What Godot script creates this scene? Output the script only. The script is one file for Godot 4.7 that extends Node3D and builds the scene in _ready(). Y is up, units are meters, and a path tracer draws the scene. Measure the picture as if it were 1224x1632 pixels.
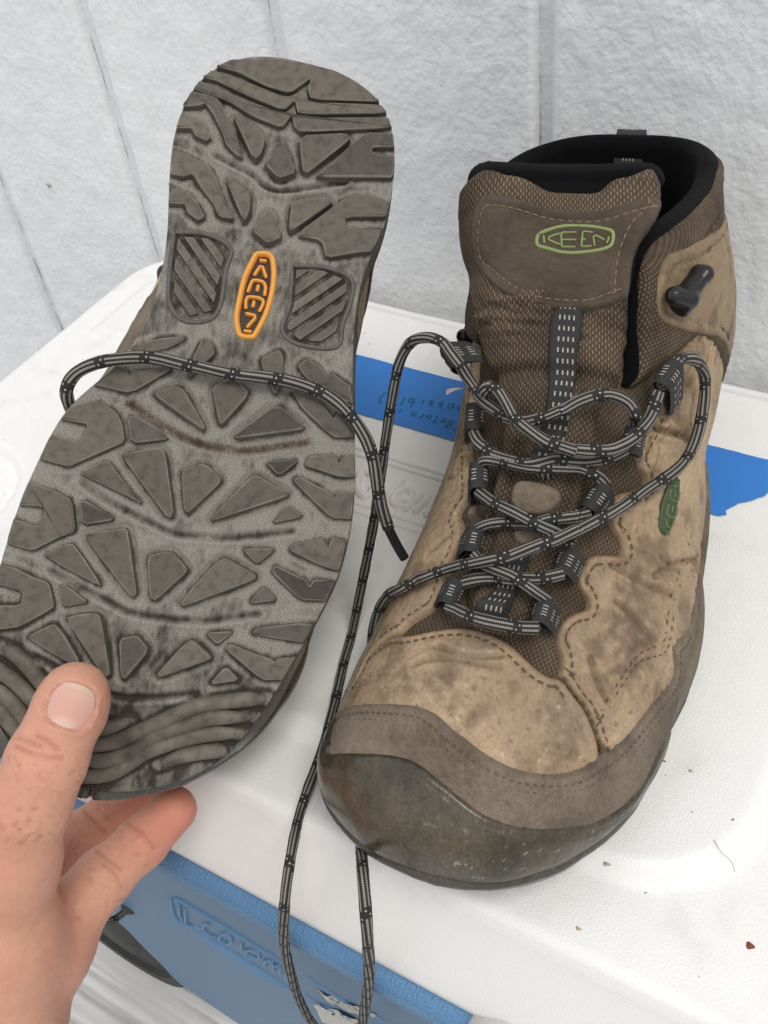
extends Node3D
# A pair of worn hiking boots on a white cooler lid by a painted board wall; a left hand holds one boot up, sole to the viewer.

var noise := FastNoiseLite.new()
var fine := FastNoiseLite.new()
var rough := FastNoiseLite.new()
var rng := RandomNumberGenerator.new()
var mats := {}
var mirror := 1.0
var local_of := Transform3D()          # world to the node that is being built
const U0 := -0.10
const N0 := -0.25
const FLOOR := -0.40
var cooler_turn := Basis(Vector3.UP, -deg_to_rad(36.0))


class Shape:
	var v := PackedVector3Array()
	var n := PackedVector3Array()
	var t := PackedVector2Array()
	var c := PackedColorArray()
	var ix := PackedInt32Array()
	func add(p: Vector3, nn: Vector3, uv := Vector2.ZERO, col := Color.WHITE) -> int:
		v.append(p); n.append(nn); t.append(uv); c.append(col)
		return v.size() - 1
	func tri(a: int, b: int, d: int) -> void:
		# front faces run clockwise
		if (v[b] - v[a]).cross(v[d] - v[a]).dot(n[a] + n[b] + n[d]) > 0.0:
			ix.append(a); ix.append(d); ix.append(b)
		else:
			ix.append(a); ix.append(b); ix.append(d)
	func quad(a: int, b: int, d: int, e: int) -> void:
		tri(a, b, d); tri(a, d, e)
	func flat_quad(a: Vector3, b: Vector3, d: Vector3, e: Vector3, nn: Vector3, col := Color.WHITE) -> void:
		quad(add(a, nn, Vector2(0, 0), col), add(b, nn, Vector2(1, 0), col), add(d, nn, Vector2(1, 1), col), add(e, nn, Vector2(0, 1), col))
	func smooth() -> void:
		n.fill(Vector3.ZERO)
		for i in range(0, ix.size(), 3):
			var f := (v[ix[i + 2]] - v[ix[i]]).cross(v[ix[i + 1]] - v[ix[i]])
			for k in 3: n[ix[i + k]] += f
		for i in n.size(): n[i] = n[i].normalized()
	func mesh() -> ArrayMesh:
		var a := []
		a.resize(Mesh.ARRAY_MAX)
		a[Mesh.ARRAY_VERTEX] = v; a[Mesh.ARRAY_NORMAL] = n; a[Mesh.ARRAY_TEX_UV] = t; a[Mesh.ARRAY_COLOR] = c; a[Mesh.ARRAY_INDEX] = ix
		var m := ArrayMesh.new()
		if ix.size() > 0: m.add_surface_from_arrays(Mesh.PRIMITIVE_TRIANGLES, a)
		return m


func _ready() -> void:
	var cam := Camera3D.new()
	cam.name = "camera"; cam.fov = rad_to_deg(2.0 * atan(816.0 / 1600.0)); cam.far = 60.0; cam.near = 0.02
	var p := deg_to_rad(45.0)
	var r := deg_to_rad(-9.0)
	var fw := Vector3(0, -sin(p), -cos(p))
	var up0 := Vector3(0, cos(p), -sin(p))
	var right := Vector3.RIGHT * cos(r) + up0 * sin(r)
	var up := up0 * cos(r) - Vector3.RIGHT * sin(r)
	cam.transform = Transform3D(Basis(right, up, -fw), Vector3(0, 0.30, 0))
	add_child(cam)
	var we := WorldEnvironment.new()
	we.name = "environment"
	var env := Environment.new()
	var sky := Sky.new()
	var sm := ProceduralSkyMaterial.new()
	sm.sky_top_color = Color(0.965, 0.975, 0.99); sm.sky_horizon_color = Color(0.77, 0.775, 0.78); sm.sky_curve = 0.2
	sm.ground_bottom_color = Color(0.45, 0.44, 0.42); sm.ground_horizon_color = Color(0.55, 0.55, 0.54)
	sm.sky_energy_multiplier = 1.0
	sky.sky_material = sm
	env.background_mode = Environment.BG_SKY; env.sky = sky
	env.tonemap_mode = Environment.TONE_MAPPER_LINEAR; env.tonemap_exposure = 1.16
	env.sdfgi_enabled = true; env.ssao_enabled = true; env.ssil_enabled = true
	we.environment = env
	add_child(we)
	var sun := DirectionalLight3D.new()
	sun.name = "sun"; sun.light_energy = 0.45; sun.light_angular_distance = 24.0; sun.light_color = Color(1.0, 0.985, 0.96); sun.shadow_enabled = true
	sun.look_at_from_position(Vector3(0.30, 1.4, 0.55), Vector3.ZERO)
	add_child(sun)
	noise.seed = 11; noise.frequency = 1.0; noise.fractal_octaves = 4
	fine.seed = 5; fine.frequency = 1.0; fine.fractal_octaves = 2
	rough.seed = 23; rough.frequency = 1.0; rough.fractal_octaves = 5
	rng.seed = 7
	make_materials()
	build_wall()
	build_floor()
	build_cooler()
	build_tape()
	build_specks()
	var standing := build_boot(true)
	var held := build_boot(false)
	build_hand()


# ------------------------------------------------------------------ helpers

func obj(called: String, s: Shape, m: Material, parent: Node = self) -> MeshInstance3D:
	var o := MeshInstance3D.new()
	o.name = called; o.mesh = s.mesh(); o.material_override = m
	parent.add_child(o, true)
	return o


func root(called: String, label: String, category: String, at: Transform3D, group := "") -> Node3D:
	var o := Node3D.new()
	o.name = called; o.transform = at
	add_child(o, true)
	return tag(o, label, category, group)


func tag(o: Node3D, label: String, category := "", group := "", kind := "") -> Node3D:
	if label: o.set_meta("label", label)
	if category: o.set_meta("category", category)
	if group: o.set_meta("group", group)
	if kind: o.set_meta("kind", kind)
	return o


func pairs(a: Array, k: float) -> PackedVector2Array:
	var r := PackedVector2Array()
	for i in range(0, a.size(), 2): r.append(Vector2(a[i], a[i + 1]) * k)
	return r


func triples(a: Array, k: float) -> PackedVector3Array:
	var r := PackedVector3Array()
	for i in range(0, a.size() - 2, 3): r.append(Vector3(a[i], a[i + 1], a[i + 2]) * k)
	return r


func rounded(q: PackedVector2Array, times := 1, cut := 0.25) -> PackedVector2Array:
	for k in times:
		var r := PackedVector2Array()
		for i in q.size():
			var a := q[i]
			var b := q[(i + 1) % q.size()]
			r.append(a.lerp(b, cut)); r.append(a.lerp(b, 1.0 - cut))
		q = r
	return q


func curve3(q: PackedVector3Array, step: float) -> PackedVector3Array:
	var r := PackedVector3Array()
	for i in q.size() - 1:
		var a := q[maxi(i - 1, 0)]
		var d := q[mini(i + 2, q.size() - 1)]
		var n := maxi(1, int(ceil(q[i].distance_to(q[i + 1]) / step)))
		for k in n: r.append(q[i].cubic_interpolate(q[i + 1], a, d, float(k) / n))
	r.append(q[q.size() - 1])
	return r


func curve2(q: PackedVector2Array, per: int) -> PackedVector2Array:
	var r := PackedVector2Array()
	for i in q.size() - 1:
		var a := q[maxi(i - 1, 0)]
		var d := q[mini(i + 2, q.size() - 1)]
		for k in per: r.append(q[i].cubic_interpolate(q[i + 1], a, d, float(k) / per))
	r.append(q[q.size() - 1])
	return r


# an open line with its corners slightly rounded
func soft(q: PackedVector2Array) -> PackedVector2Array:
	var r := PackedVector2Array([q[0], q[0].lerp(q[1], 0.06)])
	for i in q.size() - 1:
		var a := q[i].lerp(q[i + 1], 0.0 if i == 0 else 0.2)
		var b := q[i].lerp(q[i + 1], 1.0 if i == q.size() - 2 else 0.8)
		for k in 4: 
			if i > 0 or k > 0: r.append(a.lerp(b, k / 3.0 if i < q.size() - 2 else minf(k / 3.0, 0.94)))
	r.append(q[q.size() - 1])
	return r


func lin(r: float, g: float, b: float) -> Color:
	return Color(r / 255.0, g / 255.0, b / 255.0).srgb_to_linear()


func tube(s: Shape, q: PackedVector3Array, rad: float, sides := 12, u_turn := 0.0, squash := 1.0, wobble := 0.0) -> void:
	var up := Vector3.UP
	var along := 0.0
	var first := -1
	for i in q.size():
		var d := (q[mini(i + 1, q.size() - 1)] - q[maxi(i - 1, 0)]).normalized()
		up = (up - d * up.dot(d)).normalized() if absf(up.dot(d)) < 0.99 else d.cross(Vector3.RIGHT).normalized()
		var side := d.cross(up)
		if i: along += q[i].distance_to(q[i - 1])
		var rr := rad * (1.0 + wobble * noise.get_noise_3dv(q[i] * 90.0))
		var at := s.v.size()
		for k in sides + 1:
			var a := TAU * k / sides
			var nn := side * cos(a) + up * sin(a)
			s.add(q[i] + side * cos(a) * rr + up * sin(a) * rr * squash, nn, Vector2(float(k) / sides + u_turn * along, along))
		if i:
			for k in sides: s.quad(first + k, first + k + 1, at + k + 1, at + k)
		first = at
	for e in 2:
		var i := 0 if e == 0 else q.size() - 1
		var d := (q[i] - q[1 if e == 0 else q.size() - 2]).normalized()
		var m := s.add(q[i] + d * rad * 0.4, d, Vector2(0.05, 0.99))
		var b := s.v.size() - 1 - (sides + 1) if e == 1 else 0
		if e == 0: b = m - (sides + 1) * q.size()
		else: b = m - 1 - (sides + 1)
		if e == 1: b = m - 1 - (sides + 1)
		for k in sides: s.tri(m, b + k, b + k + 1)


# a raised rib of half-elliptic section along q, standing on a surface with normals nn
func ridge(s: Shape, q: PackedVector3Array, nn: PackedVector3Array, hw: float, h: float, col := Color.WHITE, taper := 1) -> void:
	var first := -1
	var steps := 6
	var along := 0.0
	for i in q.size():
		var d := (q[mini(i + 1, q.size() - 1)] - q[maxi(i - 1, 0)]).normalized()
		var nv := nn[mini(i, nn.size() - 1)]
		var side := d.cross(nv).normalized()
		var f := 1.0
		if taper == 1 and (i == 0 or i == q.size() - 1): f = 0.35
		if taper == 2: f = clampf(sqrt(minf(i, q.size() - 1 - i) / 5.0), 0.12, 1.0)
		if i: along += q[i].distance_to(q[i - 1])
		var at := s.v.size()
		for k in steps + 1:
			var a := PI * k / steps
			s.add(q[i] + side * cos(a) * hw * f + nv * (sin(a) * h * f - 0.1 * h), (side * cos(a) / hw + nv * sin(a) / h).normalized(), Vector2(float(k) / steps, along), col)
		if i:
			for k in steps: s.quad(first + k, first + k + 1, at + k + 1, at + k)
		first = at


# ------------------------------------------------------------------ materials

func seamless(f: FastNoiseLite, w: int, h: int) -> Image:
	return f.get_seamless_image(w, h)


func noise_of(type: int, freq: float, oct: int, sd: int, cell := 0) -> FastNoiseLite:
	var f := FastNoiseLite.new()
	f.noise_type = type; f.frequency = freq; f.fractal_octaves = oct; f.seed = sd
	if type == FastNoiseLite.TYPE_CELLULAR:
		f.cellular_return_type = cell
	return f


func tex(im: Image) -> ImageTexture:
	return ImageTexture.create_from_image(im)


func mat(key: String, col: Color, ro: float, height: Texture2D = null, h_cm := 0.0, tile := 0.0, vertex := false, spec := 0.5) -> StandardMaterial3D:
	var m := StandardMaterial3D.new()
	m.resource_name = key
	m.albedo_color = col; m.roughness = ro; m.metallic_specular = spec
	m.vertex_color_use_as_albedo = vertex
	if height:
		m.heightmap_enabled = true; m.heightmap_texture = height; m.heightmap_scale = h_cm
	if tile > 0.0:
		m.uv1_triplanar = true; m.uv1_scale = Vector3.ONE / tile
	mats[key] = m
	return m


func ramp(f: FastNoiseLite, at: Array, val: Array, blue: Array) -> NoiseTexture2D:
	var g := Gradient.new()
	var o := PackedFloat32Array()
	var c := PackedColorArray()
	for i in at.size(): o.append(at[i]); c.append(Color(val[i], (val[i] + blue[i]) * 0.5, blue[i]))
	g.offsets = o; g.colors = c
	var t := NoiseTexture2D.new()
	t.width = 512; t.height = 512; t.seamless = true; t.noise = f; t.color_ramp = g
	return t


func wrap_noise(f: FastNoiseLite, x: float, y: float, size: float) -> float:
	var a := TAU * x / size
	var b := TAU * y / size
	var r := size / TAU
	return f.get_noise_3d(cos(a) * r + sin(b) * r * 0.35, sin(a) * r + 900.0 + cos(b) * r * 0.35, cos(b) * r + sin(b) * r)


func gray_from(t: ImageTexture, f: Callable) -> ImageTexture:
	var im := t.get_image()
	im.convert(Image.FORMAT_RGB8)
	for y in im.get_height():
		for x in im.get_width():
			var g: float = clampf(f.call(x, y, im.get_pixel(x, y).r), 0.0, 1.0)
			im.set_pixel(x, y, Color(g, g, g))
	return tex(im)


func gray(w: int, h: int, f: Callable) -> ImageTexture:
	var im := Image.create(w, h, false, Image.FORMAT_RGB8)
	for y in h:
		for x in w:
			var g: float = clampf(f.call(x, y), 0.0, 1.0)
			im.set_pixel(x, y, Color(g, g, g))
	return tex(im)


func make_materials() -> void:
	var leather := tex(seamless(noise_of(FastNoiseLite.TYPE_CELLULAR, 0.06, 3, 3, 1), 512, 512))
	var suede := tex(seamless(noise_of(FastNoiseLite.TYPE_SIMPLEX_SMOOTH, 0.16, 3, 9), 512, 512))
	var paint := tex(seamless(noise_of(FastNoiseLite.TYPE_SIMPLEX_SMOOTH, 0.02, 5, 17), 512, 512))
	var pebble := tex(seamless(noise_of(FastNoiseLite.TYPE_CELLULAR, 0.05, 1, 4, 1), 512, 512))
	var skin := tex(seamless(noise_of(FastNoiseLite.TYPE_CELLULAR, 0.05, 2, 8, 1), 512, 512))
	var grit := noise_of(FastNoiseLite.TYPE_SIMPLEX_SMOOTH, 0.05, 4, 31)
	var ribs := gray(256, 256, func(x, y): return 0.45 + 0.22 * sin(TAU * x * 16.0 / 256.0 + 1.2 * sin(TAU * y / 256.0)) + 0.8 * grit.get_noise_2d(x * 4.0, y * 4.0))
	var hide_f := noise_of(FastNoiseLite.TYPE_SIMPLEX_SMOOTH, 0.012, 3, 41)
	var leather_h := gray_from(leather, func(x, y, g): return 0.30 * g + 0.6 * smoothstep(0.0, 0.09, absf(wrap_noise(hide_f, x, y, 512.0))))
	var lh_m := mat("leather", Color.WHITE, 0.66, leather_h, 0.012, 0.045, true, 0.4)
	lh_m.albedo_texture = ramp(noise_of(FastNoiseLite.TYPE_SIMPLEX_SMOOTH, 0.05, 5, 51), [0.0, 0.34, 0.52, 1.0], [0.80, 0.95, 1.0, 1.0], [0.77, 0.94, 1.0, 1.0])
	lh_m.roughness_texture = ramp(noise_of(FastNoiseLite.TYPE_SIMPLEX_SMOOTH, 0.02, 4, 52), [0.0, 0.4, 0.7, 1.0], [0.70, 0.85, 1.0, 1.0], [0.70, 0.85, 1.0, 1.0])
	var su := mat("suede", Color.WHITE, 0.95, suede, 0.075, 0.018, true, 0.2)
	su.rim_enabled = true; su.rim = 0.25; su.rim_tint = 0.6
	su.albedo_texture = ramp(noise_of(FastNoiseLite.TYPE_SIMPLEX_SMOOTH, 0.11, 4, 61), [0.0, 0.35, 0.6, 1.0], [0.62, 0.80, 0.95, 1.0], [0.58, 0.77, 0.94, 1.0])
	var tr := mat("toe_rubber", Color.WHITE, 0.27, ribs, 0.004, 0.022, true, 0.5)
	tr.albedo_texture = ramp(noise_of(FastNoiseLite.TYPE_SIMPLEX_SMOOTH, 0.03, 5, 71), [0.0, 0.35, 0.6, 1.0], [0.66, 0.85, 1.0, 1.0], [0.66, 0.85, 1.0, 1.0])
	tr.roughness_texture = ramp(noise_of(FastNoiseLite.TYPE_SIMPLEX_SMOOTH, 0.03, 4, 72), [0.0, 0.4, 0.6, 1.0], [0.75, 0.9, 1.0, 1.0], [0.75, 0.9, 1.0, 1.0])
	var grime := ramp(noise_of(FastNoiseLite.TYPE_SIMPLEX_SMOOTH, 0.05, 5, 81), [0.0, 0.3, 0.5, 0.7, 1.0], [0.62, 0.80, 0.92, 1.0, 1.0], [0.60, 0.79, 0.91, 1.0, 1.0])
	mat("sole_rubber", Color.WHITE, 0.80, ribs, 0.020, 0.016, true, 0.3).albedo_texture = grime
	mat("lug_rubber", Color.WHITE, 0.60, suede, 0.005, 0.07, true, 0.4).albedo_texture = ramp(noise_of(FastNoiseLite.TYPE_SIMPLEX_SMOOTH, 0.03, 5, 82), [0.0, 0.28, 0.45, 0.7, 1.0], [0.70, 0.88, 0.96, 1.0, 1.0], [0.68, 0.86, 0.95, 1.0, 1.0])
	mat("midsole", Color.WHITE, 0.8, suede, 0.02, 0.02, true, 0.3)
	var lm := mat("lining", Color(0.055, 0.055, 0.065), 0.95, suede, 0.03, 0.012, false, 0.2)
	lm.rim_enabled = true; lm.rim = 0.3
	# woven mesh: pale upright threads staggered on a brown ground
	var wv := Image.create(128, 128, false, Image.FORMAT_RGB8)
	var wh := Image.create(128, 128, false, Image.FORMAT_RGB8)
	for y in 128:
		for x in 128:
			var cx := int(x / 32)
			var fx := fposmod(x, 32.0) / 32.0
			var fy := fposmod(y + (32.0 if cx % 2 else 0.0), 64.0) / 64.0
			var dx := (fx - 0.5) / 0.36
			var dy := (fy - 0.5) / 0.40
			var th := clampf(1.25 - dx * dx - dy * dy, 0.0, 1.0)
			var g := 0.5 + 0.5 * sin(TAU * fy * 4.0 + fx * 3.0)
			var k := th * (0.75 + 0.25 * g)
			wv.set_pixel(x, y, Color(0.35, 0.30, 0.255).lerp(Color(0.60, 0.535, 0.465), k))
			var hh := 0.15 + 0.75 * k
			wh.set_pixel(x, y, Color(hh, hh, hh))
	var mm := mat("mesh_cloth", Color.WHITE, 0.9, tex(wh), 0.045, 0.0, true, 0.3)
	mm.albedo_texture = tex(wv); mm.uv1_scale = Vector3(3.1, 2.3, 1)
	# webbing with rows of pale stitches
	var wb := Image.create(128, 64, false, Image.FORMAT_RGB8)
	var wbh := Image.create(128, 64, false, Image.FORMAT_RGB8)
	for y in 64:
		for x in 128:
			var tw := 0.5 + 0.5 * sin(TAU * (x * 10.0 / 128.0 + y * 3.0 / 64.0))
			var col := Color(0.12, 0.12, 0.12).lerp(Color(0.215, 0.215, 0.215), tw)
			var h := 0.25 + 0.25 * tw
			var fx := fposmod(x - 34.0, 15.0) / 15.0
			if x >= 34 and x < 94 and fx > 0.22 and fx < 0.60 and y > 18 and y < 46:
				col = Color(0.66, 0.64, 0.60); h = 0.9
			wb.set_pixel(x, y, col); wbh.set_pixel(x, y, Color(h, h, h))
	var wm := mat("webbing", Color.WHITE, 0.85, tex(wbh), 0.03)
	wm.albedo_texture = tex(wb)
	# lace: pale braided bands on black, crossed by black bars with pale dots
	var la := Image.create(128, 256, false, Image.FORMAT_RGB8)
	var lh := Image.create(128, 256, false, Image.FORMAT_RGB8)
	for y in 256:
		for x in 128:
			var band := int(x / 32)
			var fx := fposmod(x, 32.0) / 32.0
			var fy := fposmod(y + (26.0 if band % 2 else 0.0), 256.0) / 256.0
			var chev := 0.5 + 0.5 * sin(TAU * (fy * 26.0 + absf(fx - 0.5) * 1.6))
			var col := Color(0.095, 0.095, 0.10).lerp(Color(0.15, 0.15, 0.155), chev)
			var h := 0.35 + 0.3 * chev
			if fy < 0.76:
				if (fx > 0.15 and fx < 0.38) or (fx > 0.60 and fx < 0.83):
					col = Color(0.66, 0.635, 0.60).lerp(Color(0.36, 0.345, 0.32), 1.0 - chev); h = 0.6 + 0.35 * chev
			else:
				var a := Vector2((fx - 0.25) * 9.0, (fy - 0.835) * 46.0).length()
				var b := Vector2((fx - 0.72) * 9.0, (fy - 0.920) * 46.0).length()
				if minf(a, b) < 1.0: col = Color(0.68, 0.66, 0.62); h = 0.9
			la.set_pixel(x, y, col); lh.set_pixel(x, y, Color(h, h, h))
	var lc := mat("lace", Color.WHITE, 0.8, tex(lh), 0.03)
	lc.albedo_texture = tex(la); lc.uv1_scale = Vector3(1, 1.0 / 0.0135, 1)
	mat("thread", Color(0.47, 0.40, 0.32), 0.85)
	mat("dark_thread", Color(0.36, 0.29, 0.22), 0.85)
	mat("embroidery_thread", Color(0.60, 0.67, 0.42), 0.75, suede, 0.03, 0.008)
	mat("orange_rubber", Color(0.86, 0.60, 0.26), 0.55, suede, 0.006, 0.02)
	mat("green_badge", Color(0.215, 0.275, 0.155), 0.5)
	mat("green_badge_mark", Color(0.335, 0.41, 0.24), 0.5)
	mat("black_metal", Color(0.075, 0.075, 0.08), 0.32)
	mat("aglet", Color(0.10, 0.10, 0.10), 0.25)
	mat("wall_paint", Color.WHITE, 0.42, paint, 0.045, 0.06, true, 0.45)
	mat("lid_plastic", Color.WHITE, 0.38, pebble, 0.010, 0.02, true, 0.4)
	mat("blue_plastic", Color.WHITE, 0.5, pebble, 0.004, 0.02, true, 0.4)
	mat("blue_pebbled", Color(0.35, 0.52, 0.68), 0.42, pebble, 0.05, 0.018)
	mat("blue_mark", Color(0.37, 0.52, 0.66), 0.45)
	mat("wheel_rubber", Color(0.26, 0.26, 0.25), 0.7, suede, 0.02, 0.03)
	mat("floor_paint", Color.WHITE, 0.6, suede, 0.02, 0.03, true)
	mat("tape", Color(0.20, 0.50, 0.83), 0.62, suede, 0.010, 0.012)
	mat("ink", Color(0.07, 0.38, 0.50), 0.7)
	mat("foil", Color(0.80, 0.79, 0.76), 0.28, paint, 0.06, 0.03)
	mats.foil.metallic = 0.7
	mat("grit", Color(0.42, 0.39, 0.36), 0.9)
	mat("crumb", Color(0.50, 0.25, 0.18), 0.9)
	mat("mud", Color(0.70, 0.63, 0.55), 0.9)
	mat("frayed_thread", Color(0.76, 0.68, 0.58), 0.9)
	var sk := mat("skin", Color.WHITE, 0.46, skin, 0.022, 0.008, true, 0.42)
	sk.subsurf_scatter_enabled = true; sk.subsurf_scatter_strength = 0.12
	var nl := mat("nail", Color.WHITE, 0.30, null, 0.0, 0.0, true, 0.5)
	nl.subsurf_scatter_enabled = true; nl.subsurf_scatter_strength = 0.1


# ------------------------------------------------------------------ wall and floor

# cooler axes: u along the cooler (to the right), n towards the viewer
func cool(u: float, y: float, n: float) -> Vector3:
	return Vector3(u - U0, y, n - N0)


func build_wall() -> void:
	var base := cooler_turn * Vector3(U0, 0, -0.398) + Vector3(0, FLOOR, 0)
	var w := root("painted_board_wall", "white painted board wall with upright grooves behind the cooler", "wall", Transform3D(cooler_turn, base))
	var edges := [-1.30, -1.05, -0.80, -0.681, -0.556, -0.432, -0.308, -0.170, -0.046, 0.08, 0.206, 0.34, 0.60, 0.90]
	var tops := 2.3
	for b in edges.size() - 1:
		var s := Shape.new()
		var u0: float = edges[b]
		var u1: float = edges[b + 1]
		var fine_part: bool = u0 > -0.70 and u1 < 0.35
		# across the board: groove floor, chamfer, face, chamfer
		var us := []
		var gap := 0.0045
		us.append([u0 - gap, -0.0045]); us.append([u0 + gap * 0.2, -0.0045]); us.append([u0 + gap * 0.55, -0.003]); us.append([u0 + gap, -0.0006])
		var nx := 46 if fine_part else 6
		for i in nx + 1: us.append([lerpf(u0 + gap * 1.35, u1 - gap * 1.9, float(i) / nx), 0.0])
		us.append([u1 - gap * 1.55, -0.0006]); us.append([u1 - gap * 1.2, -0.003]); us.append([u1 - gap, -0.0044])
		var ys := []
		if fine_part:
			var k := 0.0
			while k < 0.26: ys.append(k); k += 0.06
			k = 0.26
			while k < 0.62: ys.append(k); k += 0.0026
			ys.append_array([0.7, 1.0, 1.6, tops])
		else: ys = [0.0, 0.3, 0.6, 1.0, 1.6, tops]
		var first := -1
		for j in ys.size():
			var at := s.v.size()
			for i in us.size():
				var u: float = us[i][0]
				var y: float = ys[j]
				var z: float = us[i][1]
				# lumpy brushed paint: strokes lean over
				var a := u * 0.85 + y * 0.53
				var c := -u * 0.53 + y * 0.85
				var bump := 0.00022 * noise.get_noise_3d(a * 50.0, c * 190.0, b * 7.0) * smoothstep(-0.1, 0.35, noise.get_noise_2d(u * 9.0, y * 9.0 + b)) + 0.00048 * noise.get_noise_3d(u * 230.0, y * 30.0, 3.0 + b) + 0.0007 * noise.get_noise_2d(u * 40.0, y * 40.0)
				var g := 0.84 + 0.035 * noise.get_noise_2d(u * 30.0, y * 22.0)
				if z < -0.001: g -= 0.05
				s.add(Vector3(u - U0, y, z + bump), Vector3.BACK, Vector2(u, y), Color(g * 0.975, g * 0.99, g * 1.0))
			if j:
				for i in us.size() - 1: s.quad(first + i, first + i + 1, at + i + 1, at + i)
			first = at
		s.smooth()
		obj("siding_board", s, mats.wall_paint, w)
	var back := Shape.new()
	back.flat_quad(Vector3(-1.3, 0, -0.03), Vector3(1.1, 0, -0.03), Vector3(1.1, tops, -0.03), Vector3(-1.3, tops, -0.03), Vector3.FORWARD, Color(0.6, 0.6, 0.6))
	back.flat_quad(Vector3(-1.3, tops, -0.03), Vector3(1.1, tops, -0.03), Vector3(1.1, tops, 0.0), Vector3(-1.3, tops, 0.0), Vector3.UP, Color(0.6, 0.6, 0.6))
	obj("backing", back, mats.wall_paint, w)
	var sp := Shape.new()
	var at := Vector3(-0.509 - U0, 0.0168 - FLOOR, 0.0006)
	blob_disc(sp, at, Vector3.BACK, Vector3.RIGHT, 0.0019, 0.0013, 0.0007)
	var m := obj("mud_speck", sp, mats.mud)
	m.transform = w.transform
	tag(m, "small brown mud speck stuck on the wall left of the sole", "speck")


func blob_disc(s: Shape, at: Vector3, nn: Vector3, side: Vector3, ra: float, rb: float, h: float) -> void:
	var other := nn.cross(side)
	var first := -1
	for j in 4:
		var a := PI * 0.5 * j / 3.0
		var here := s.v.size()
		for i in 11:
			var t := TAU * i / 10.0
			var wob := 1.0 + 0.22 * sin(t * 3.0 + 1.0) + 0.12 * sin(t * 5.0)
			var d := side * cos(t) * ra * wob + other * sin(t) * rb * wob
			s.add(at + d * cos(a) + nn * (h * sin(a)), (d.normalized() * cos(a) + nn * (sin(a) + 0.2)).normalized())
		if j:
			for i in 10: s.quad(first + i, first + i + 1, here + i + 1, here + i)
		first = here


func build_floor() -> void:
	var g := Shape.new()
	g.flat_quad(Vector3(-30, FLOOR - 0.03, -30), Vector3(30, FLOOR - 0.03, -30), Vector3(30, FLOOR - 0.03, 30), Vector3(-30, FLOOR - 0.03, 30), Vector3.UP, Color(0.36, 0.36, 0.35))
	tag(obj("ground", g, mats.floor_paint), "pale ground below the plank floor", "", "", "structure")
	var f := Node3D.new()
	f.name = "plank_floor"; f.transform = Transform3D(cooler_turn, cooler_turn * Vector3(U0, 0, N0) + Vector3(0, FLOOR, 0))
	add_child(f)
	tag(f, "worn white painted plank floor below the cooler", "", "", "structure")
	for b in 9:
		var s := Shape.new()
		var n0 := -0.40 + b * 0.122
		var near := b < 5
		var nn := 60 if near else 10
		var nu := 70 if near else 8
		var first := -1
		for j in nu + 1:
			var u := lerpf(-0.62, 0.35, float(j) / nu) if near else lerpf(-1.2, 1.2, float(j) / nu)
			if near and j == 0: u = -1.2
			if near and j == nu: u = 1.2
			var at := s.v.size()
			for i in nn + 1:
				var n := n0 + 0.1195 * i / nn
				var edge := minf(n - n0, n0 + 0.1195 - n)
				var groove := absf(noise.get_noise_2d(n * 46.0 + b * 3.0, u * 0.5))
				var y := -0.0022 * clampf(1.0 - groove / 0.05, 0.0, 1.0) + 0.0006 * noise.get_noise_2d(n * 160.0, u * 9.0) - 0.003 * clampf(1.0 - edge / 0.003, 0.0, 1.0)
				var c := 0.66 + 0.10 * noise.get_noise_2d(u * 16.0, n * 22.0) - 0.22 * clampf(1.0 - groove / 0.045, 0.0, 1.0)
				s.add(Vector3(u - U0, y, n - N0), Vector3.UP, Vector2(u, n), Color(c * 1.0, c * 0.985, c * 0.96))
			if j:
				for i in nn: s.quad(first + i, first + i + 1, at + i + 1, at + i)
			first = at
		s.smooth()
		obj("plank", s, mats.floor_paint, f)


# ------------------------------------------------------------------ cooler

func rrect(u: float, n: float, u0: float, u1: float, n0: float, n1: float, r: float) -> float:
	# inside distance to a rounded rectangle
	var q := Vector2(absf(u - (u0 + u1) * 0.5) - (u1 - u0) * 0.5 + r, absf(n - (n0 + n1) * 0.5) - (n1 - n0) * 0.5 + r)
	return -(Vector2(maxf(q.x, 0), maxf(q.y, 0)).length() + minf(maxf(q.x, q.y), 0.0) - r)


func lid_y(u: float, n: float) -> float:
	var edge := rrect(u, n, -0.415, 0.24, -0.386, -0.108, 0.036)
	var y := -0.0048
	y += 0.0048 * smoothstep(-0.0035, 0.0045, rrect(u, n, -0.392, -0.0005, -0.375, -0.1385, 0.040))
	var rim := lerpf(0.0035, 0.0004, smoothstep(-0.33, -0.24, u))
	y += rim * smoothstep(-0.2945, -0.3005, n) * smoothstep(-0.005, 0.0, -0.386 - n + 0.386)
	y += 0.0035 * smoothstep(-0.388, -0.394, u) * (1.0 - smoothstep(-0.2945, -0.3005, n))
	var cup := Vector2(u + 0.372, n + 0.174).length()
	y -= 0.006 * smoothstep(0.035, 0.030, cup)
	var r := 0.006
	if edge < r: y += -r + sqrt(maxf(r * r - pow(r - edge, 2.0), 0.0))
	return y


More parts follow.
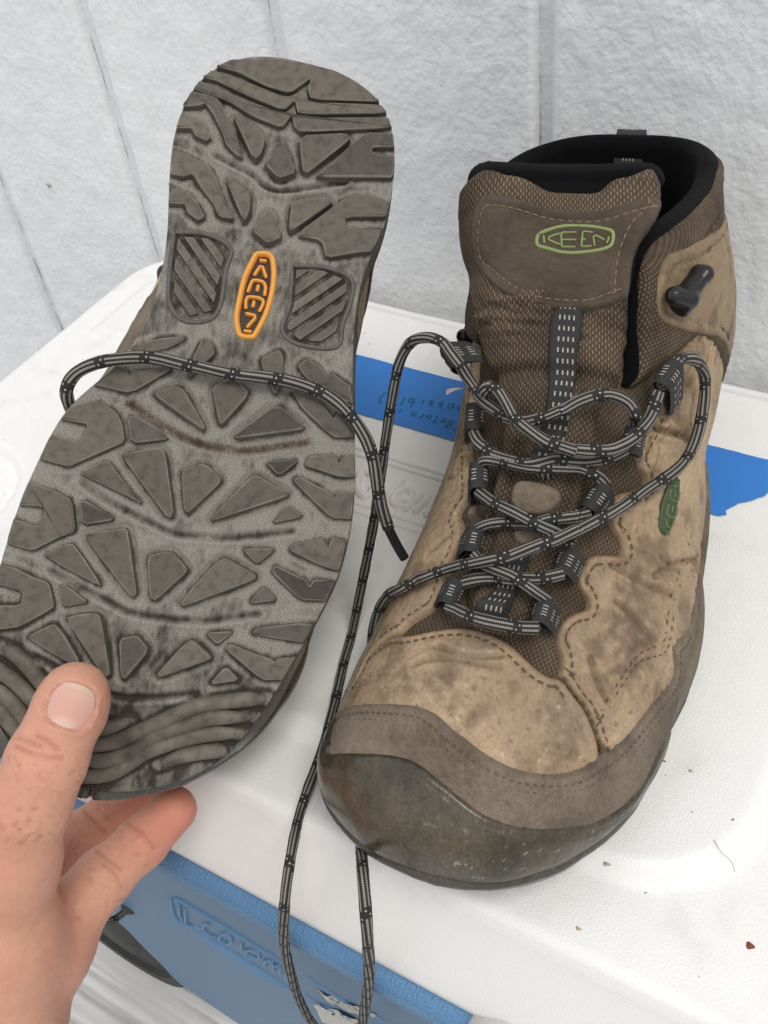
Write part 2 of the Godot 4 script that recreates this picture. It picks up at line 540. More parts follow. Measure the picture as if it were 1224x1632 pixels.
func build_cooler() -> void:
	var base := cooler_turn * Vector3(U0, 0, N0)
	var w := root("picnic_cooler", "blue wheeled cooler with white lid under the boots", "cooler", Transform3D(cooler_turn, base + Vector3(0, FLOOR, 0)))
	var lift := Vector3(0, -FLOOR, 0)
	# lid top
	var s := Shape.new()
	var first := -1
	var rows := 170
	var cols := 250
	for j in rows + 1:
		var n := lerpf(-0.386, -0.108, float(j) / rows)
		if j > 0 and j < 10: n = -0.386 + 0.0007 * j * j * 0.25
		var inset := 0.0
		var dn := minf(n + 0.386, -0.108 - n)
		if dn < 0.036: inset = 0.036 - sqrt(maxf(0.036 * 0.036 - pow(0.036 - dn, 2.0), 0.0))
		var at := s.v.size()
		for i in cols + 1:
			var t := float(i) / cols
			var u := lerpf(-0.415 + inset, 0.24 - inset, t)
			var y := lid_y(u, n) + 0.00018 * noise.get_noise_2d(u * 60.0, n * 60.0)
			var d := noise.get_noise_2d(u * 55.0, n * 55.0)
			var c := 0.80 - 0.03 * clampf(d, 0.0, 1.0)
			# grey scuffs that stay on the plastic
			var sc := clampf((rough.get_noise_2d(u * 28.0 + 5.0, n * 28.0) - 0.30) * 3.0, 0.0, 1.0)
			var col := Color(c, c * 0.995, c * 0.98).lerp(Color(0.52, 0.50, 0.46), sc * 0.30)
			s.add(cool(u, y, n) + lift, Vector3.UP, Vector2(u, n), col)
		if j:
			for i in cols: s.quad(first + i, first + i + 1, at + i + 1, at + i)
		first = at
	s.smooth()
	var lid := obj("lid", s, mats.lid_plastic, w)
	# lid skirt: slopes outwards to a lip
	s = Shape.new()
	var ring := []
	for q in [[0.24, -0.108, 0.0], [-0.415, -0.108, 90.0], [-0.415, -0.386, 180.0], [0.24, -0.386, 270.0]]:
		for k in 9:
			var a := deg_to_rad(q[2] + 90.0 - k * 11.25) if false else deg_to_rad(q[2] + k * 11.25)
			var cu: float = q[0] - signf(q[0]) * 0.036
			var cn: float = q[1] - (0.036 if q[1] > -0.2 else -0.036)
			ring.append([Vector2(cu, cn), Vector2(sin(a) if false else cos(a), sin(a))])
	var prof := [[0.0, -0.0108], [0.0008, -0.013], [0.003, -0.018], [0.0118, -0.037], [0.0142, -0.0445], [0.0146, -0.0478], [0.0130, -0.0490], [0.004, -0.0490]]
	first = -1
	for q in prof:
		var at := s.v.size()
		for k in ring.size() + 1:
			var e = ring[k % ring.size()]
			var pt: Vector2 = e[0] + e[1] * (0.036 + float(q[0]))
			var dn := noise.get_noise_2d(pt.x * 40.0, float(q[1]) * 40.0)
			s.add(cool(pt.x, q[1] + 0.0002 * dn, pt.y) + lift, Vector3(e[1].x, 0.3, e[1].y).normalized(), Vector2.ZERO, Color(0.80, 0.795, 0.775))
		if first >= 0:
			for k in ring.size(): s.quad(first + k, first + k + 1, at + k + 1, at + k)
		first = at
	s.smooth()
	obj("lid_side", s, mats.lid_plastic, lid)
	# raised lettering and lines on the lid
	for e in [[-0.273, 0.0014], [-0.2694, 0.0014], [-0.2425, 0.0014], [-0.2382, 0.0014]]:
		var q := PackedVector3Array()
		for i in 40: q.append(cool(lerpf(-0.262, -0.08, i / 39.0), lid_y(-0.2, e[0]) - 0.0001, e[0]) + lift)
		var l := Shape.new()
		ridge(l, q, PackedVector3Array([Vector3.UP]), 0.0012, e[1], Color(0.80, 0.795, 0.78))
		obj("raised_line", l, mats.lid_plastic, lid)
	var letters := lid_letters.duplicate()
	letters.append([-2160, -2540, -2230, -2590, -2290, -2560, -2290, -2500, -2240, -2460, -2170, -2480])
	letters.append([-1480, -2470, -1440, -2520, -1380, -2500, -1400, -2460, -1460, -2450, -1390, -2445])
	letters.append([-1340, -2450, -1300, -2510, -1250, -2500, -1270, -2440])
	for e in letters:
		var q2 := curve2(pairs(e, 0.0001), 5)
		var q := PackedVector3Array()
		for a in q2: q.append(cool(a.x, lid_y(a.x, a.y) - 0.0002, a.y) + lift)
		var l := Shape.new()
		ridge(l, q, PackedVector3Array([Vector3.UP]), 0.0018, 0.0027, Color(0.80, 0.795, 0.78))
		obj("raised_letter", l, mats.lid_plastic, lid)
	# body
	var outline2 := PackedVector2Array([Vector2(-0.405, -0.047), Vector2(-0.405, -0.20), Vector2(-0.372, -0.235), Vector2(-0.345, -0.252)])
	for e in pairs(front_edge, 0.0001): outline2.append(e)
	outline2.append_array(PackedVector2Array([Vector2(0.20, -0.3575), Vector2(0.215, -0.34), Vector2(0.225, -0.047)]))
	s = Shape.new()
	var q0 := rounded(outline2, 1, 0.12)
	for side in 2:
		var n := -0.104 if side == 0 else -0.372
		var nrm := Vector3.BACK if side == 0 else Vector3.FORWARD
		var ids := []
		for e in q0: ids.append(s.add(cool(e.x, e.y, n) + lift, nrm, Vector2.ZERO, Color(0.118, 0.200, 0.305)))
		var tr := Geometry2D.triangulate_polygon(q0)
		for k in range(0, tr.size(), 3): s.tri(ids[tr[k]], ids[tr[k + 1]], ids[tr[k + 2]])
	var mid := Vector2(-0.09, -0.18)
	for i in q0.size():
		var a := q0[i]
		var b := q0[(i + 1) % q0.size()]
		var nr := Vector2(b.y - a.y, a.x - b.x).normalized()
		if nr.dot((a + b) * 0.5 - mid) < 0: nr = -nr
		s.flat_quad(cool(a.x, a.y, -0.104) + lift, cool(b.x, b.y, -0.104) + lift, cool(b.x, b.y, -0.372) + lift, cool(a.x, a.y, -0.372) + lift, Vector3(nr.x, nr.y, 0), Color(0.118, 0.200, 0.305))
	var body := obj("body", s, mats.blue_plastic, w)
	# rounded pebbled rim below the lid
	s = Shape.new()
	var sec := [[-0.110, -0.0492], [-0.098, -0.0494], [-0.0915, -0.0515], [-0.0885, -0.0555], [-0.0880, -0.0610], [-0.0898, -0.0665], [-0.0940, -0.0720], [-0.0990, -0.0765], [-0.1030, -0.0800], [-0.1045, -0.0830]]
	first = -1
	for i in 61:
		var u := lerpf(-0.412, 0.23, i / 60.0)
		var at := s.v.size()
		for e in sec: s.add(cool(u, e[1], e[0]) + lift, Vector3.BACK)
		if i:
			for k in sec.size() - 1: s.quad(first + k, first + k + 1, at + k + 1, at + k)
		first = at
	s.smooth()
	obj("rim", s, mats.blue_pebbled, body)
	for e in front_marks: front_ridge("front_letter", e, 0.0010, 0.0021, body, lift)
	for e in front_lines: front_ridge("front_line", e, 0.0009, 0.0014, body, lift)
	# torn foil label on the front
	var li := 0
	for e in foil_shapes:
		var q := rounded(pairs(e, 0.0001), 1, 0.2)
		s = Shape.new()
		var mid2 := Vector2.ZERO
		for a in q: mid2 += a / q.size()
		var rings := []
		for k in 6:
			var row := []
			for a in q:
				var b := a.lerp(mid2, k / 5.5)
				row.append(s.add(cool(b.x, b.y, -0.1031 + 0.0016 * noise.get_noise_3d(b.x * 260.0, b.y * 260.0, li)) + lift, Vector3.BACK))
			rings.append(row)
		for k in 5:
			for i in q.size():
				var j := (i + 1) % q.size()
				s.quad(rings[k][i], rings[k][j], rings[k + 1][j], rings[k + 1][i])
		s.smooth()
		var o := obj("foil_label", s, mats.foil, body)
		if li == 0: o.set_meta("label", "crumpled silver foil sticker peeling off the blue front")
		li += 1
	# white latch
	s = Shape.new()
	var lq := rounded(PackedVector2Array([Vector2(-0.066, -0.040), Vector2(-0.064, -0.078), Vector2(0.004, -0.082), Vector2(0.004, -0.040)]), 2, 0.2)
	slab_front(s, lq, -0.100, -0.0835, Color(0.80, 0.795, 0.78), lift)
	obj("latch", s, mats.lid_plastic, w)
	s = Shape.new()
	for e in [[0.06, 0.20]]:
		slab_front(s, rounded(PackedVector2Array([Vector2(e[0], -0.350), Vector2(e[0] + 0.01, FLOOR), Vector2(e[1] - 0.01, FLOOR), Vector2(e[1], -0.350)]), 1, 0.15), -0.34, -0.130, Color(0.118, 0.200, 0.305), lift)
	obj("foot", s, mats.blue_plastic, body)
	# wheels
	for wn in [-0.1285, -0.335]:
		s = Shape.new()
		var wp := [[0.0, 0.022], [0.018, 0.022], [0.020, 0.019], [0.040, 0.019], [0.044, 0.022], [0.054, 0.022], [0.059, 0.018], [0.061, 0.010], [0.061, -0.010], [0.059, -0.018], [0.054, -0.022], [0.0, -0.022]]
		first = -1
		for k in wp.size():
			var at := s.v.size()
			for i in 49:
				var a := TAU * i / 48.0
				var rr: float = wp[k][0]
				if rr > 0.0605 and i % 3 == 0: rr -= 0.0016
				s.add(cool(-0.345 + cos(a) * rr, FLOOR + 0.0613 + sin(a) * rr, wn + wp[k][1]) + lift, Vector3(cos(a), sin(a), signf(wp[k][1]) * 1.2).normalized())
			if k:
				for i in 48: s.quad(first + i, first + i + 1, at + i + 1, at + i)
			first = at
		var wh := obj("wheel", s, mats.wheel_rubber, w)
	# handle cord with its knotted end in a hole of the front
	var hole := pairs(rope_hole, 0.0001)[0]
	s = Shape.new()
	blob_disc(s, cool(hole.x, hole.y, -0.1042) + lift, Vector3.BACK, Vector3.RIGHT, 0.0042, 0.0042, 0.0030)
	obj("cord_knot", s, mats.wheel_rubber, w)
	s = Shape.new()
	var cq := PackedVector3Array([cool(hole.x, hole.y, -0.106), cool(hole.x - 0.004, hole.y + 0.004, -0.092), cool(hole.x - 0.016, hole.y + 0.030, -0.080), cool(hole.x - 0.045, hole.y + 0.09, -0.068), cool(hole.x - 0.075, hole.y + 0.15, -0.075), cool(hole.x - 0.10, hole.y + 0.17, -0.10)])
	var cq2 := PackedVector3Array()
	for e in cq: cq2.append(e + lift)
	tube(s, curve3(cq2, 0.004), 0.0021, 10)
	obj("handle_cord", s, mats.lace, w)


func front_ridge(called: String, e: Array, hw: float, h: float, parent: Node, lift: Vector3) -> void:
	var q := PackedVector3Array()
	for a in curve2(pairs(e, 0.0001), 4): q.append(cool(a.x, a.y, -0.1042) + lift)
	var s := Shape.new()
	ridge(s, q, PackedVector3Array([Vector3.BACK]), hw, h)
	obj(called, s, mats.blue_mark, parent)


func slab_front(s: Shape, q: PackedVector2Array, n0: float, n1: float, col: Color, lift: Vector3) -> void:
	var mid := Vector2.ZERO
	for a in q: mid += a / q.size()
	var rows := [[n0, 1.0], [n1 - 0.002, 1.0], [n1 - 0.0006, 0.985], [n1, 0.95], [n1, 0.0]]
	var first := -1
	for e in rows:
		var at := s.v.size()
		for i in q.size() + 1:
			var a := mid.lerp(q[i % q.size()], e[1])
			var d := (a - mid).normalized()
			s.add(cool(a.x, a.y, e[0]) + lift, Vector3(d.x, d.y, 0.2).normalized() if e[1] > 0.5 and e[0] < n1 else Vector3.BACK, Vector2.ZERO, col)
		if first >= 0:
			for i in q.size(): s.quad(first + i, first + i + 1, at + i + 1, at + i)
		first = at


func build_tape() -> void:
	var base := cooler_turn * Vector3(U0, 0, N0)
	var tf := Transform3D(cooler_turn, base)
	var w := root("tape_strip", "blue painter's tape strip with green handwriting on the white lid", "tape", tf)
	var s := Shape.new()
	var first := -1
	for i in 121:
		var t := i / 120.0
		var at := s.v.size()
		for k in 21:
			var f := k / 20.0
			var n := lerpf(-0.3330, -0.2940, f) + 0.0003 * noise.get_noise_1d(t * 40.0 + f * 3.0)
			# torn right end: cut back towards the near edge
			var ur := -0.0365 - 0.018 * smoothstep(0.45, 1.0, f) * (0.8 + 0.3 * noise.get_noise_1d(f * 30.0)) - 0.004 * smoothstep(0.3, 0.0, f)
			var u := lerpf(-0.285, ur, t)
			s.add(cool(u, lid_y(u, n) + 0.0005 + 0.00008 * noise.get_noise_2d(u * 300.0, n * 300.0), n), Vector3.UP)
		if i:
			for k in 20: s.quad(first + k, first + k + 1, at + k + 1, at + k)
		first = at
	s.smooth()
	obj("tape", s, mats.tape, w)
	for e in handwriting:
		var q := PackedVector3Array()
		for a in curve2(pairs(e, 0.0001), 4): q.append(cool(a.x, lid_y(a.x, a.y) + 0.00062, a.y))
		var l := Shape.new()
		ridge(l, q, PackedVector3Array([Vector3.UP]), 0.00042, 0.00006)
		obj("handwriting", l, mats.ink, w)


func build_specks() -> void:
	var tf := Transform3D(cooler_turn, cooler_turn * Vector3(U0, 0, N0))
	var list := [[0.0064, -0.1357, 0.0013, 0.0011, 0.0007, "crumb", "tiny red brown crumb on the lid near the right edge", "crumb"],
		[-0.0385, -0.1395, 0.0012, 0.0008, 0.0003, "mud", "pale brown mud smear on the lid right of the toe", "speck"],
		[-0.0390, -0.1180, 0.0010, 0.0006, 0.0003, "mud", "small brown mud speck on the lid front edge below the toe", "speck"],
		[-0.0255, -0.1800, 0.0008, 0.0005, 0.0003, "mud", "tiny brown speck on the lid beside the boot's outer edge", "speck"]]
	for e in list:
		var s := Shape.new()
		blob_disc(s, Vector3.ZERO, Vector3.UP, Vector3.RIGHT, e[2], e[3], e[4])
		var o := obj("crumb" if e[5] == "crumb" else "mud_speck", s, mats[e[5]])
		o.transform = Transform3D(cooler_turn, tf * cool(e[0], lid_y(e[0], e[1]), e[1]))
		tag(o, e[6], e[7])
	var gr := Shape.new()
	for i in 150:
		var u := rng.randf_range(-0.40, 0.10)
		var n := rng.randf_range(-0.37, -0.118)
		var sz := rng.randf_range(0.00012, 0.00034)
		blob_disc(gr, tf * cool(u, lid_y(u, n), n), Vector3.UP, Vector3.RIGHT.rotated(Vector3.UP, rng.randf() * TAU), sz * rng.randf_range(1.0, 2.2), sz, sz * 0.5)
	tag(obj("lid_grit", gr, mats.grit), "fine dark grit scattered over the white lid", "grit", "", "stuff")
	var fq := PackedVector3Array()
	for e in [[0.0, 0.0], [0.004, 0.0006], [0.008, 0.0], [0.011, 0.0012]]: fq.append(Vector3(e[0], e[1] * 0.2 + 0.0003, e[1]))
	var h := Shape.new()
	tube(h, curve3(fq, 0.0015), 0.00008, 5)
	var o := obj("lint_fibre", h, mats.dark_thread)
	o.transform = Transform3D(cooler_turn * Basis(Vector3.UP, -0.6), tf * cool(-0.012, lid_y(-0.012, -0.160), -0.160))
	tag(o, "short dark fibre lying on the lid right of the boot", "fibre")


# ------------------------------------------------------------------ boot surface (millimetres: x to the outer side, y up, z to the toe)

func srow(w: float) -> PackedFloat32Array:
	var nk := surface_keys.size() / 10
	var x := clampf(w, 0.0, 1.0) * (nk - 1)
	var i := mini(int(x), nk - 2)
	var f := x - i
	var r := PackedFloat32Array()
	r.resize(11)
	r[10] = 9.0 * smoothstep(0.55, 0.85, w)
	var a := maxi(i - 1, 0) * 10
	var b := i * 10
	var c := (i + 1) * 10
	var d := mini(i + 2, nk - 1) * 10
	for k in 10:
		var p0: float = surface_keys[a + k]
		var p1: float = surface_keys[b + k]
		var p2: float = surface_keys[c + k]
		var p3: float = surface_keys[d + k]
		r[k] = 0.5 * (2.0 * p1 + (p2 - p0) * f + (2.0 * p0 - 5.0 * p1 + 4.0 * p2 - p3) * f * f + (3.0 * p1 - p0 - 3.0 * p2 + p3) * f * f * f)
	if mirror < 0.0:
		# the empty shaft of the raised boot has slumped in line with its heel
		var g := smoothstep(0.45, 0.75, w)
		var gg := smoothstep(0.34, 0.02, w)
		r[0] -= 8.0 * gg; r[2] -= 8.0 * gg; r[4] = maxf(r[4] - 7.0 * gg, 0.3); r[5] = maxf(r[5] - 7.0 * gg, 0.3)
		r[10] = 0.0; r[6] += 12.0 * g; r[4] *= 1.0 - 0.30 * g; r[5] *= 1.0 - 0.30 * g
	return r


func spt(r: PackedFloat32Array, v: float) -> Vector3:
	v = fposmod(v, 1.0)
	var outer := v < 0.5
	var ph := TAU * v if outer else TAU * (1.0 - v)
	var t := (1.0 - cos(ph)) * 0.5
	var q := pow(t, log(r[7]) / log(0.5))
	var x := (r[4] if outer else -r[5]) * pow(absf(sin(ph)), r[8] + (r[9] - r[8]) * t)
	return Vector3(r[6] + x + r[10] * (1.0 - q), r[3] + (r[1] - r[3]) * q, r[2] + (r[0] - r[2]) * q)


func snormal(w: float, v: float) -> Vector3:
	var a := spt(srow(w - 0.004), v)
	var b := spt(srow(w + 0.004), v)
	var r := srow(w)
	return (spt(r, v + 0.004) - spt(r, v - 0.004)).cross(b - a).normalized() * turn_sign


var turn_sign := 1.0
var size_k := 0.00093


func put(p: Vector3) -> Vector3:
	return Vector3(p.x * mirror, p.y, p.z) * size_k


func way(n: Vector3) -> Vector3:
	return Vector3(n.x * mirror, n.y, n.z)


# A piece of the upper: the part of the boot surface inside a (w, v) outline, raised by its thickness with rounded edges.
func patch(poly: PackedVector2Array, o: Dictionary) -> Shape:
	var t: float = o.get("t", 2.0)
	var e: float = o.get("e", 1.2)
	var lift: float = o.get("lift", 0.0)
	var ds: float = o.get("ds", 1.0) * patch_coarse
	var low: float = o.get("low", lift - 1.2)
	var inner: float = o.get("inner", 0.0)
	var q := rounded(poly, 2, 0.25)
	var lo := q[0]
	var hi := q[0]
	for a in q: lo = lo.min(a); hi = hi.max(a)
	lo -= Vector2(0.012, 0.008); hi += Vector2(0.012, 0.008)
	lo.x = maxf(lo.x, 0.0); hi.x = minf(hi.x, 1.0)
	if hi.y - lo.y > 1.0: lo.y = 0.0; hi.y = 1.0
	# how many steps
	var len_w := 0.0
	var vm := clampf(0.5, lo.y, hi.y) if not o.get("side", false) else (lo.y + hi.y) * 0.5
	var last := spt(srow(lo.x), vm)
	for i in 24:
		var p := spt(srow(lerpf(lo.x, hi.x, (i + 1) / 24.0)), vm)
		len_w += p.distance_to(last); last = p
	if o.get("side", false): len_w = maxf(len_w, (hi.x - lo.x) * 420.0)
	var len_v := 0.0
	for wm in [lo.x * 0.7 + hi.x * 0.3, lo.x * 0.3 + hi.x * 0.7]:
		var l := 0.0
		var r := srow(wm)
		last = spt(r, lo.y)
		for i in 32:
			var p := spt(r, lerpf(lo.y, hi.y, (i + 1) / 32.0))
			l += p.distance_to(last); last = p
		len_v = maxf(len_v, l)
	var nw := int(len_w / ds) + 3
	var nv := int(len_v / ds) + 3
	var count := nw * nv
	var base := PackedVector3Array()
	base.resize(count)
	for i in nw:
		var r := srow(lerpf(lo.x, hi.x, float(i) / (nw - 1)))
		for j in nv: base[i * nv + j] = spt(r, lerpf(lo.y, hi.y, float(j) / (nv - 1)))
	var dw := (hi.x - lo.x) / (nw - 1)
	var dv := (hi.y - lo.y) / (nv - 1)
	var wrap := hi.y - lo.y >= 0.9999
	var nrm := PackedVector3Array()
	nrm.resize(count)
	var dist := PackedFloat32Array()
	dist.resize(count)
	dist.fill(-99.0)
	var qx := PackedFloat32Array()
	var qy := PackedFloat32Array()
	for a in q: qx.append(a.x); qy.append(a.y)
	var coarse := {}
	var step := 4
	for i in nw:
		for j in nv:
			var i0 := maxi(i - 1, 0)
			var i1 := mini(i + 1, nw - 1)
			var j0 := maxi(j - 1, 0)
			var j1 := mini(j + 1, nv - 1)
			if wrap and j == 0: j0 = nv - 2; 
			if wrap and j == nv - 1: j1 = 1
			var a := base[i1 * nv + j] - base[i0 * nv + j]
			var b := base[i * nv + j1] - base[i * nv + j0]
			nrm[i * nv + j] = b.cross(a).normalized() * turn_sign
			var ww := lo.x + i * dw
			if ww < 0.03: nrm[i * nv + j] = Vector3(0, 0, 1).lerp(nrm[i * nv + j], ww / 0.03).normalized()
			if i % step == 0 and j % step == 0:
				coarse[i * nv + j] = edge_distance(q, qx, qy, lo.x + i * dw, lo.y + j * dv, a.length() / ((i1 - i0) * dw), b.length() / (2.0 * dv))
	var far := e + ds * step * 1.6 + 1.0
	for i in nw:
		for j in nv:
			var c: float = coarse[mini(int((i + 1) / step) * step, int((nw - 1) / step) * step) * nv + mini(int((j + 1) / step) * step, int((nv - 1) / step) * step)]
			if absf(c) > far: dist[i * nv + j] = c
			else:
				var i0 := maxi(i - 1, 0)
				var i1 := mini(i + 1, nw - 1)
				var j0 := maxi(j - 1, 0)
				var j1 := mini(j + 1, nv - 1)
				dist[i * nv + j] = edge_distance(q, qx, qy, lo.x + i * dw, lo.y + j * dv, (base[i1 * nv + j] - base[i0 * nv + j]).length() / ((i1 - i0) * dw), (base[i * nv + j1] - base[i * nv + j0]).length() / ((j1 - j0) * dv))
	var out := Shape.new()
	var relief = o.get("relief")
	var tint = o.get("tint")
	var sheets := 2 if inner > 0.0 else 1
	var jc := clampi(int((o.get("uv_at", vm) - lo.y) / dv), 0, nv - 1)
	for sheet in sheets:
		var pos := PackedVector3Array()
		pos.resize(count)
		for k in count:
			var d := dist[k]
			var x := clampf((d + 0.3) / e, 0.0, 1.0)
			var pr := pow(sin(x * PI * 0.5), 0.8)
			var h := lerpf(low, lift + t, pr) if sheet == 0 else lerpf(low, -inner, pr)
			if relief and sheet == 0 and d > -0.5:
				h += relief.call(base[k], lo.x + int(k / nv) * dw, lo.y + (k % nv) * dv, d) * pr
			pos[k] = base[k] + nrm[k] * h
			if d < -0.3 and d > -2.5 * ds - 0.4:
				# the outermost row lies on the outline itself
				var c := nearest_on(q, lo.x + int(k / nv) * dw, lo.y + (k % nv) * dv, len_w / (hi.x - lo.x), len_v / (hi.y - lo.y))
				if c.x > 0.0 and c.x < 1.0: pos[k] = spt(srow(c.x), c.y) + nrm[k] * low
			pos[k].y = maxf(pos[k].y, lerpf(13.0, 7.4, smoothstep(232.0, 258.0, pos[k].z)) + spring(pos[k].z) + (6.5 - lift - t) * 0.3)
		var ids := PackedInt32Array()
		ids.resize(count)
		ids.fill(-1)
		var vlen := 0.0
		for i in nw:
			if i: vlen += base[i * nv + jc].distance_to(base[(i - 1) * nv + jc])
			var ulen := PackedFloat32Array()
			ulen.resize(nv)
			for j in range(jc + 1, nv): ulen[j] = ulen[j - 1] + base[i * nv + j].distance_to(base[i * nv + j - 1])
			for j in range(jc - 1, -1, -1): ulen[j] = ulen[j + 1] - base[i * nv + j].distance_to(base[i * nv + j + 1])
			for j in nv:
				var k := i * nv + j
				var use := false
				for a in range(maxi(i - 1, 0), mini(i + 2, nw)):
					for b in range(maxi(j - 1, 0), mini(j + 2, nv)):
						if dist[a * nv + b] > -0.3: use = true
				if not use: continue
				var i0 := maxi(i - 1, 0)
				var i1 := mini(i + 1, nw - 1)
				var j0 := maxi(j - 1, 0)
				var j1 := mini(j + 1, nv - 1)
				if wrap and j == 0: j0 = nv - 2
				if wrap and j == nv - 1: j1 = 1
				var nn := (pos[i * nv + j1] - pos[i * nv + j0]).cross(pos[i1 * nv + j] - pos[i0 * nv + j]).normalized() * turn_sign
				if sheet == 1: nn = -nn
				var col := Color.WHITE
				if tint: col = tint.call(base[k], dist[k])
				ids[k] = out.add(put(pos[k]), way(nn), Vector2(ulen[j], vlen) * 0.1, col)
		for i in nw - 1:
			for j in nv - 1:
				var k := i * nv + j
				if dist[k] > -0.3 or dist[k + 1] > -0.3 or dist[k + nv] > -0.3 or dist[k + nv + 1] > -0.3:
					out.quad(ids[k], ids[k + 1], ids[k + nv + 1], ids[k + nv])
	return out


func nearest_on(q: PackedVector2Array, w: float, v: float, sw: float, sv: float) -> Vector2:
	var best := 1e9
	var r := Vector2(w, v)
	var p := Vector2(w * sw, v * sv)
	var k := Vector2(sw, sv)
	for i in q.size():
		var c := Geometry2D.get_closest_point_to_segment(p, q[i] * k, q[(i + 1) % q.size()] * k)
		var d := c.distance_squared_to(p)
		if d < best: best = d; r = c / k
	return r


var patch_coarse := 1.0


func edge_distance(q: PackedVector2Array, qx: PackedFloat32Array, qy: PackedFloat32Array, w: float, v: float, sw: float, sv: float) -> float:
	var best := 1e9
	var n := qx.size()
	var ax := (qx[n - 1] - w) * sw
	var ay := (qy[n - 1] - v) * sv
	for i in n:
		var bx := (qx[i] - w) * sw
		var by := (qy[i] - v) * sv
		var ex := bx - ax
		var ey := by - ay
		var l := ex * ex + ey * ey
		var t := clampf(-(ax * ex + ay * ey) / (l + 1e-9), 0.0, 1.0)
		var px := ax + ex * t
		var py := ay + ey * t
		var d := px * px + py * py
		if d < best: best = d
		ax = bx; ay = by
	best = sqrt(best)
	return best if Geometry2D.is_point_in_polygon(Vector2(w, v), q) else -best


# stitches along a line of (w, v) points, or round an outline at a distance inside it
func stitches(s: Shape, q: PackedVector2Array, h: float, inset := 0.0, closed := false, size := 1.0, stop_lo := -1.0, stop_hi := 2.0) -> void:
	if closed: q = rounded(q, 2, 0.25)
	var along := 0.0
	var pts := PackedVector3Array()
	var nrs := PackedVector3Array()
	var area := 0.0
	for i in q.size():
		var b := q[(i + 1) % q.size()]
		area += q[i].x * b.y - b.x * q[i].y
	for i in (q.size() if closed else q.size() - 1):
		var a := q[i]
		var b := q[(i + 1) % q.size()]
		for k in 6:
			var c := a.lerp(b, k / 6.0)
			if c.x < stop_lo or c.x > stop_hi: continue
			if spt(srow(c.x), c.y).y < 17.0: continue
			if inset != 0.0:
				var r := srow(c.x)
				var sv := (spt(r, c.y + 0.003) - spt(r, c.y - 0.003)).length() / 0.006
				var sw := (spt(srow(c.x + 0.003), c.y) - spt(srow(c.x - 0.003), c.y)).length() / 0.006
				var d := Vector2((b.x - a.x) * sw, (b.y - a.y) * sv).normalized()
				var nr := Vector2(-d.y, d.x) * signf(area)
				c += Vector2(nr.x / sw, nr.y / sv) * inset
			var n := snormal(c.x, c.y)
			pts.append(spt(srow(c.x), c.y) + n * h); nrs.append(n)
	var run := 0.0
	for i in pts.size() - 1:
		var d := pts[i + 1] - pts[i]
		if d.length() > 8.0 or d.length() < 0.001: continue
		var l := d.length()
		var at := 0.0
		while at < l:
			if run <= 0.0:
				var p := pts[i].lerp(pts[i + 1], at / l)
				stitch(s, p, d.normalized(), nrs[i], 1.05 * size, 0.30 * size)
				run = 3.1 * size
			var go := minf(l - at, run)
			at += go; run -= go
			if go < 0.001: break
	

func stitch(s: Shape, p: Vector3, d: Vector3, n: Vector3, half: float, r: float) -> void:
	var side := d.cross(n).normalized()
	var first := -1
	for i in 4:
		var x: float = [-1.0, -0.55, 0.55, 1.0][i]
		var f: float = [0.35, 1.0, 1.0, 0.35][i]
		var sink := -0.35 if i == 0 or i == 3 else 0.0
		var at := s.v.size()
		for k in 5:
			var a := PI * k / 4.0
			s.add(put(p + d * x * half + side * cos(a) * r * f + n * (sin(a) * r * f + sink)), way(side * cos(a) + n * sin(a)))
		if i:
			for k in 4: s.quad(first + k, first + k + 1, at + k + 1, at + k)
		first = at


func surface_ridge(s: Shape, e: PackedVector2Array, lift: float, hw: float, h: float) -> void:
	var q := PackedVector3Array()
	var nn := PackedVector3Array()
	for c in (curve2(e, 4) if e.size() > 9 else soft(e)):
		var n := snormal(c.x, c.y)
		q.append(put(spt(srow(c.x), c.y) + n * lift)); nn.append(way(n))
	ridge(s, q, nn, hw * size_k, h * size_k)


# ------------------------------------------------------------------ sole

func spring(z: float) -> float:
	return 9.0 * pow(clampf((z - 205.0) / 65.0, 0.0, 1.2), 2.0)


func sole_pt(x: float, y: float, z: float) -> Vector3:
	return put(Vector3(x, y + spring(z), z))


func row_limits(q: PackedVector2Array, z: float) -> Vector2:
	var lo := 1e9
	var hi := -1e9
	for i in q.size():
		var a := q[i]
		var b := q[(i + 1) % q.size()]
		if (a.y <= z) != (b.y <= z):
			var x := lerpf(a.x, b.x, (z - a.y) / (b.y - a.y))
			lo = minf(lo, x); hi = maxf(hi, x)
	return Vector2(lo, hi)


func area_of(q: PackedVector2Array) -> float:
	var a := 0.0
	for i in q.size(): a += q[i].cross(q[(i + 1) % q.size()])
	return a * 0.5


func seg2(p: Vector2, a: Vector2, b: Vector2) -> float:
	var e := b - a
	return p.distance_to(a + e * clampf((p - a).dot(e) / (e.length_squared() + 1e-9), 0.0, 1.0))


func lug_color(x: float, z: float, y: float) -> Color:
	var a := noise.get_noise_3d(x * 0.05, z * 0.05, 4.0)
	var b := fine.get_noise_3d(x * 0.55, z * 0.16, 9.0)
	var g := 1.0 + 0.40 * a + 0.30 * b
	var c := Color(0.104 * g, 0.091 * g, 0.073 * g)
	var dark := clampf((rough.get_noise_3d(x * 0.035, z * 0.035, 2.0) - 0.18) * 4.0, 0.0, 1.0)
	c = c.lerp(Color(0.030, 0.024, 0.019), dark * 0.85)
	# dust stays low on the sides
	return c.lerp(Color(0.27, 0.255, 0.22), clampf((y - 1.2) * 0.15, 0.0, 0.55))


